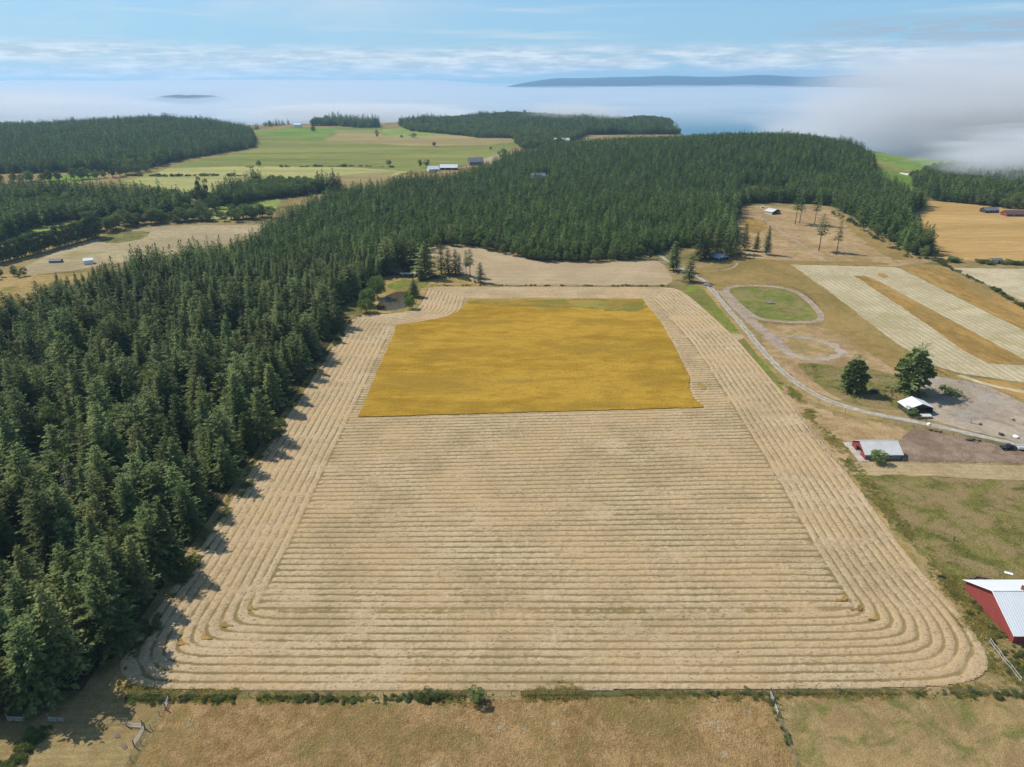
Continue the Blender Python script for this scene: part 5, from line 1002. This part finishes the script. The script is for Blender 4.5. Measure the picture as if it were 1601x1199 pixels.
# ------------------------------------------------------------------ far shores
def ridge_land(name, label, px0, px1, Yd, prof, depth, mat):
    """a long hill at distance Yd; prof(u) gives the crest height above the sea for u in 0..1"""
    x0 = (px0 - 800.5) / 1112 * Yd; x1 = (px1 - 800.5) / 1112 * Yd; n = 160; m_ = 14; xs_ = np.linspace(x0, x1, n); vv = np.linspace(0, 1, m_)
    XX, VV = np.meshgrid(xs_, vv); YY = Yd + (VV - .5) * depth; hh = np.array([prof((x - x0) / (x1 - x0)) for x in xs_])
    ZZ = SEA - 2 + hh[None, :] * np.sin(VV * math.pi) ** .8 * (1 + .12 * (vnoise(XX, YY, depth * .2, 5) - .5)); o = gridmesh(name, XX, YY, ZZ, [mat]); tag(o, label, kind='structure'); return o
mm_ = simple('haze_blue_shore', (0.010, 0.045, 0.085), 0.95, 0.3, 0.01)  # blue of distant haze put into the base colour of the far shores
def prof1(u): return (300 * (smooth(np.array(u), 0, .16) * (1 - smooth(np.array(u), .92, 1))) * (.68 + .12 * float(vnoise(np.array(u * 900.), np.array(0.), 170, 3)) + .08 * float(vnoise(np.array(u * 900.), np.array(3.), 60, 4)))).item()
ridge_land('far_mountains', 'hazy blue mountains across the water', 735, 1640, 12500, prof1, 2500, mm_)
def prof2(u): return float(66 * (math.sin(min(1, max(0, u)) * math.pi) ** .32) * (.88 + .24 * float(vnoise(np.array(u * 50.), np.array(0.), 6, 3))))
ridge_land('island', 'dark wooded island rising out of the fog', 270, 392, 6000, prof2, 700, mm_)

# ------------------------------------------------------------------ air: haze box, fog bank over the sea, fog plume at right
def volmat(name, col, dens, an=0.0, build=None):
    m = bpy.data.materials.new(name); m.use_nodes = True; t = NT(m.node_tree); t.n.clear()
    v = t.new('ShaderNodeVolumePrincipled'); o = t.new('ShaderNodeOutputMaterial'); v.inputs['Color'].default_value = (*col, 1); v.inputs['Density'].default_value = dens; v.inputs['Anisotropy'].default_value = an
    t.l.new(v.outputs[0], o.inputs['Volume'])
    if build: t.put(v.inputs['Density'], build(t))
    return m
def boxobj(name, lo, hi, mat):
    mb = MB(); c = [(a + b) / 2 for a, b in zip(lo, hi)]; mb.box(c, [b - a for a, b in zip(lo, hi)]); return mb.build(name, mat)
hz_o = boxobj('haze', (-17000, -1600, -66), (17000, 15500, 265), volmat('haze', (0.46, 0.73, 1.0), 0.000062, 0.2)); tag(hz_o, 'thin blue haze of far air over land and sea', 'haze', kind='stuff')
# fog bank: a closed body lying on the sea, its top rolling; it thins out towards the shore
fx_ = axis([(-13500, -3500, 400), (-3500, 3500, 60), (3500, 13500, 400)]); fy_ = axis([(1500, 4500, 50), (4500, 15200, 300)])
FX, FY = np.meshgrid(fx_, fy_); shore = -sdf(FX, FY, COAST)
rise = smooth(shore, -60, 900) ; clear = np.exp(-(((FX - 850) / 700) ** 2 + ((FY - 2300) / 900) ** 2)); rise = rise * (1 - .97 * np.clip(clear * 1.25, 0, 1))
roll = vnoise(FX, FY, 700, 71) * .5 + vnoise(FX, FY, 260, 72) * .3 + vnoise(FX, FY, 110, 73) * .2
topz = -44 + rise * (36 + (40 + 36 * np.exp(-((FY - 3200) / 1400) ** 2)) * (roll - .4) + 66 * smooth(-FX, -100, 1500) + 50 * smooth(FY, 5000, 12000) + 64 * (vnoise(FX, FY, 1700, 75) * .6 + vnoise(FX, FY, 800, 76) * .4 - .5) * smooth(FY, 5500, 9000))
topz -= 62 * np.exp(-(((FX + .425 * FY) / (.082 * FY)) ** 2 + ((FY - 4500) / 1900) ** 4))
topz = np.maximum(topz, -44)
ny, nx = FX.shape; top = np.stack([FX.ravel(), FY.ravel(), topz.ravel()], 1); bot = np.stack([FX.ravel(), FY.ravel(), np.full(FX.size, -48.0)], 1)
i = np.arange(ny * nx).reshape(ny, nx); q1 = np.stack([i[:-1, :-1], i[:-1, 1:], i[1:, 1:], i[1:, :-1]], -1).reshape(-1, 4); N0 = ny * nx
side = []
for a, b_ in ((i[0, :-1], i[0, 1:]), (i[1:, 0], i[:-1, 0]), (i[:-1, -1], i[1:, -1]), (i[-1, 1:], i[-1, :-1])): side.append(np.stack([a + N0, b_ + N0, b_, a], -1))
faces = np.concatenate([q1, (q1 + N0)[:, ::-1]] + side); m = bpy.data.meshes.new('fog_bank'); VV = np.concatenate([top, bot])
m.vertices.add(len(VV)); m.vertices.foreach_set('co', VV.astype(np.float32).ravel()); m.loops.add(len(faces) * 4); m.loops.foreach_set('vertex_index', faces.astype(np.int32).ravel())
m.polygons.add(len(faces)); m.polygons.foreach_set('loop_start', np.arange(0, len(faces) * 4, 4, dtype=np.int32)); m.update(calc_edges=True); m.materials.append(volmat('sea_fog', (0.84, 0.88, 0.95), 0.00125, 0.1))
fo = bpy.data.objects.new('fog_bank', m); COL.objects.link(fo); tag(fo, 'pale lavender fog bank lying over the sea', 'fog', kind='stuff')
def plume(name, label, c, rad, dens, seed, nsc, step):
    def bd(t):
        tc = t.new('ShaderNodeTexCoord').outputs['Object']; ln = t.new('ShaderNodeVectorMath', operation='LENGTH'); t.put(ln.inputs[0], tc)
        n = t.noise(t.mapping(tc, loc=(seed, seed * 2.3, 0)), nsc, 5, 0.62)
        f = t.ramp(t.math('ADD', ln.outputs['Value'], t.math('MULTIPLY', t.math('SUBTRACT', n, 0.5), 1.5)), 0.25, 0.92, 1.0, 0.0)
        return t.math('MULTIPLY', f, dens)
    import bmesh
    bm = bmesh.new(); bmesh.ops.create_icosphere(bm, subdivisions=3, radius=1.0); me = bpy.data.meshes.new(name); bm.to_mesh(me); bm.free()
    mt = volmat(name + '_vapour', (0.97, 0.98, 1.0) if 'billow' in name else (0.93, 0.94, 0.97), dens, 0.1, bd); me.materials.append(mt)
    try: mt.cycles.volume_step_rate = step
    except Exception: pass
    o = bpy.data.objects.new(name, me); COL.objects.link(o); o.location = c; o.scale = rad; tag(o, label, 'fog', kind='stuff'); return o
plume('fog_plume', 'tall soft fog rising at the right over the misty wood', (1180, 1640, 48), (740, 560, 180), 0.013, 3.1, 1.9, 0.5)
plume('fog_veil', 'low fog drifting over the tops of the misty wood at right', (890, 960, 26), (430, 200, 52), 0.030, 5.3, 2.2, 0.5)
plume('fog_billow', 'bright white fog billow at the left beyond the hill', (-2500, 3150, 6), (1250, 520, 74), 0.016, 2.2, 2.6, 0.5)
plume('fog_drift', 'pale ragged fog drifting low between the two wooded headlands', (-620, 3050, -6), (700, 360, 52), 0.014, 6.1, 2.8, 0.5)
plume('fog_wisp', 'small wisp of fog drifting over the headland wood', (195, 2330, 28), (240, 170, 40), 0.010, 7.7, 1.9, 0.5)
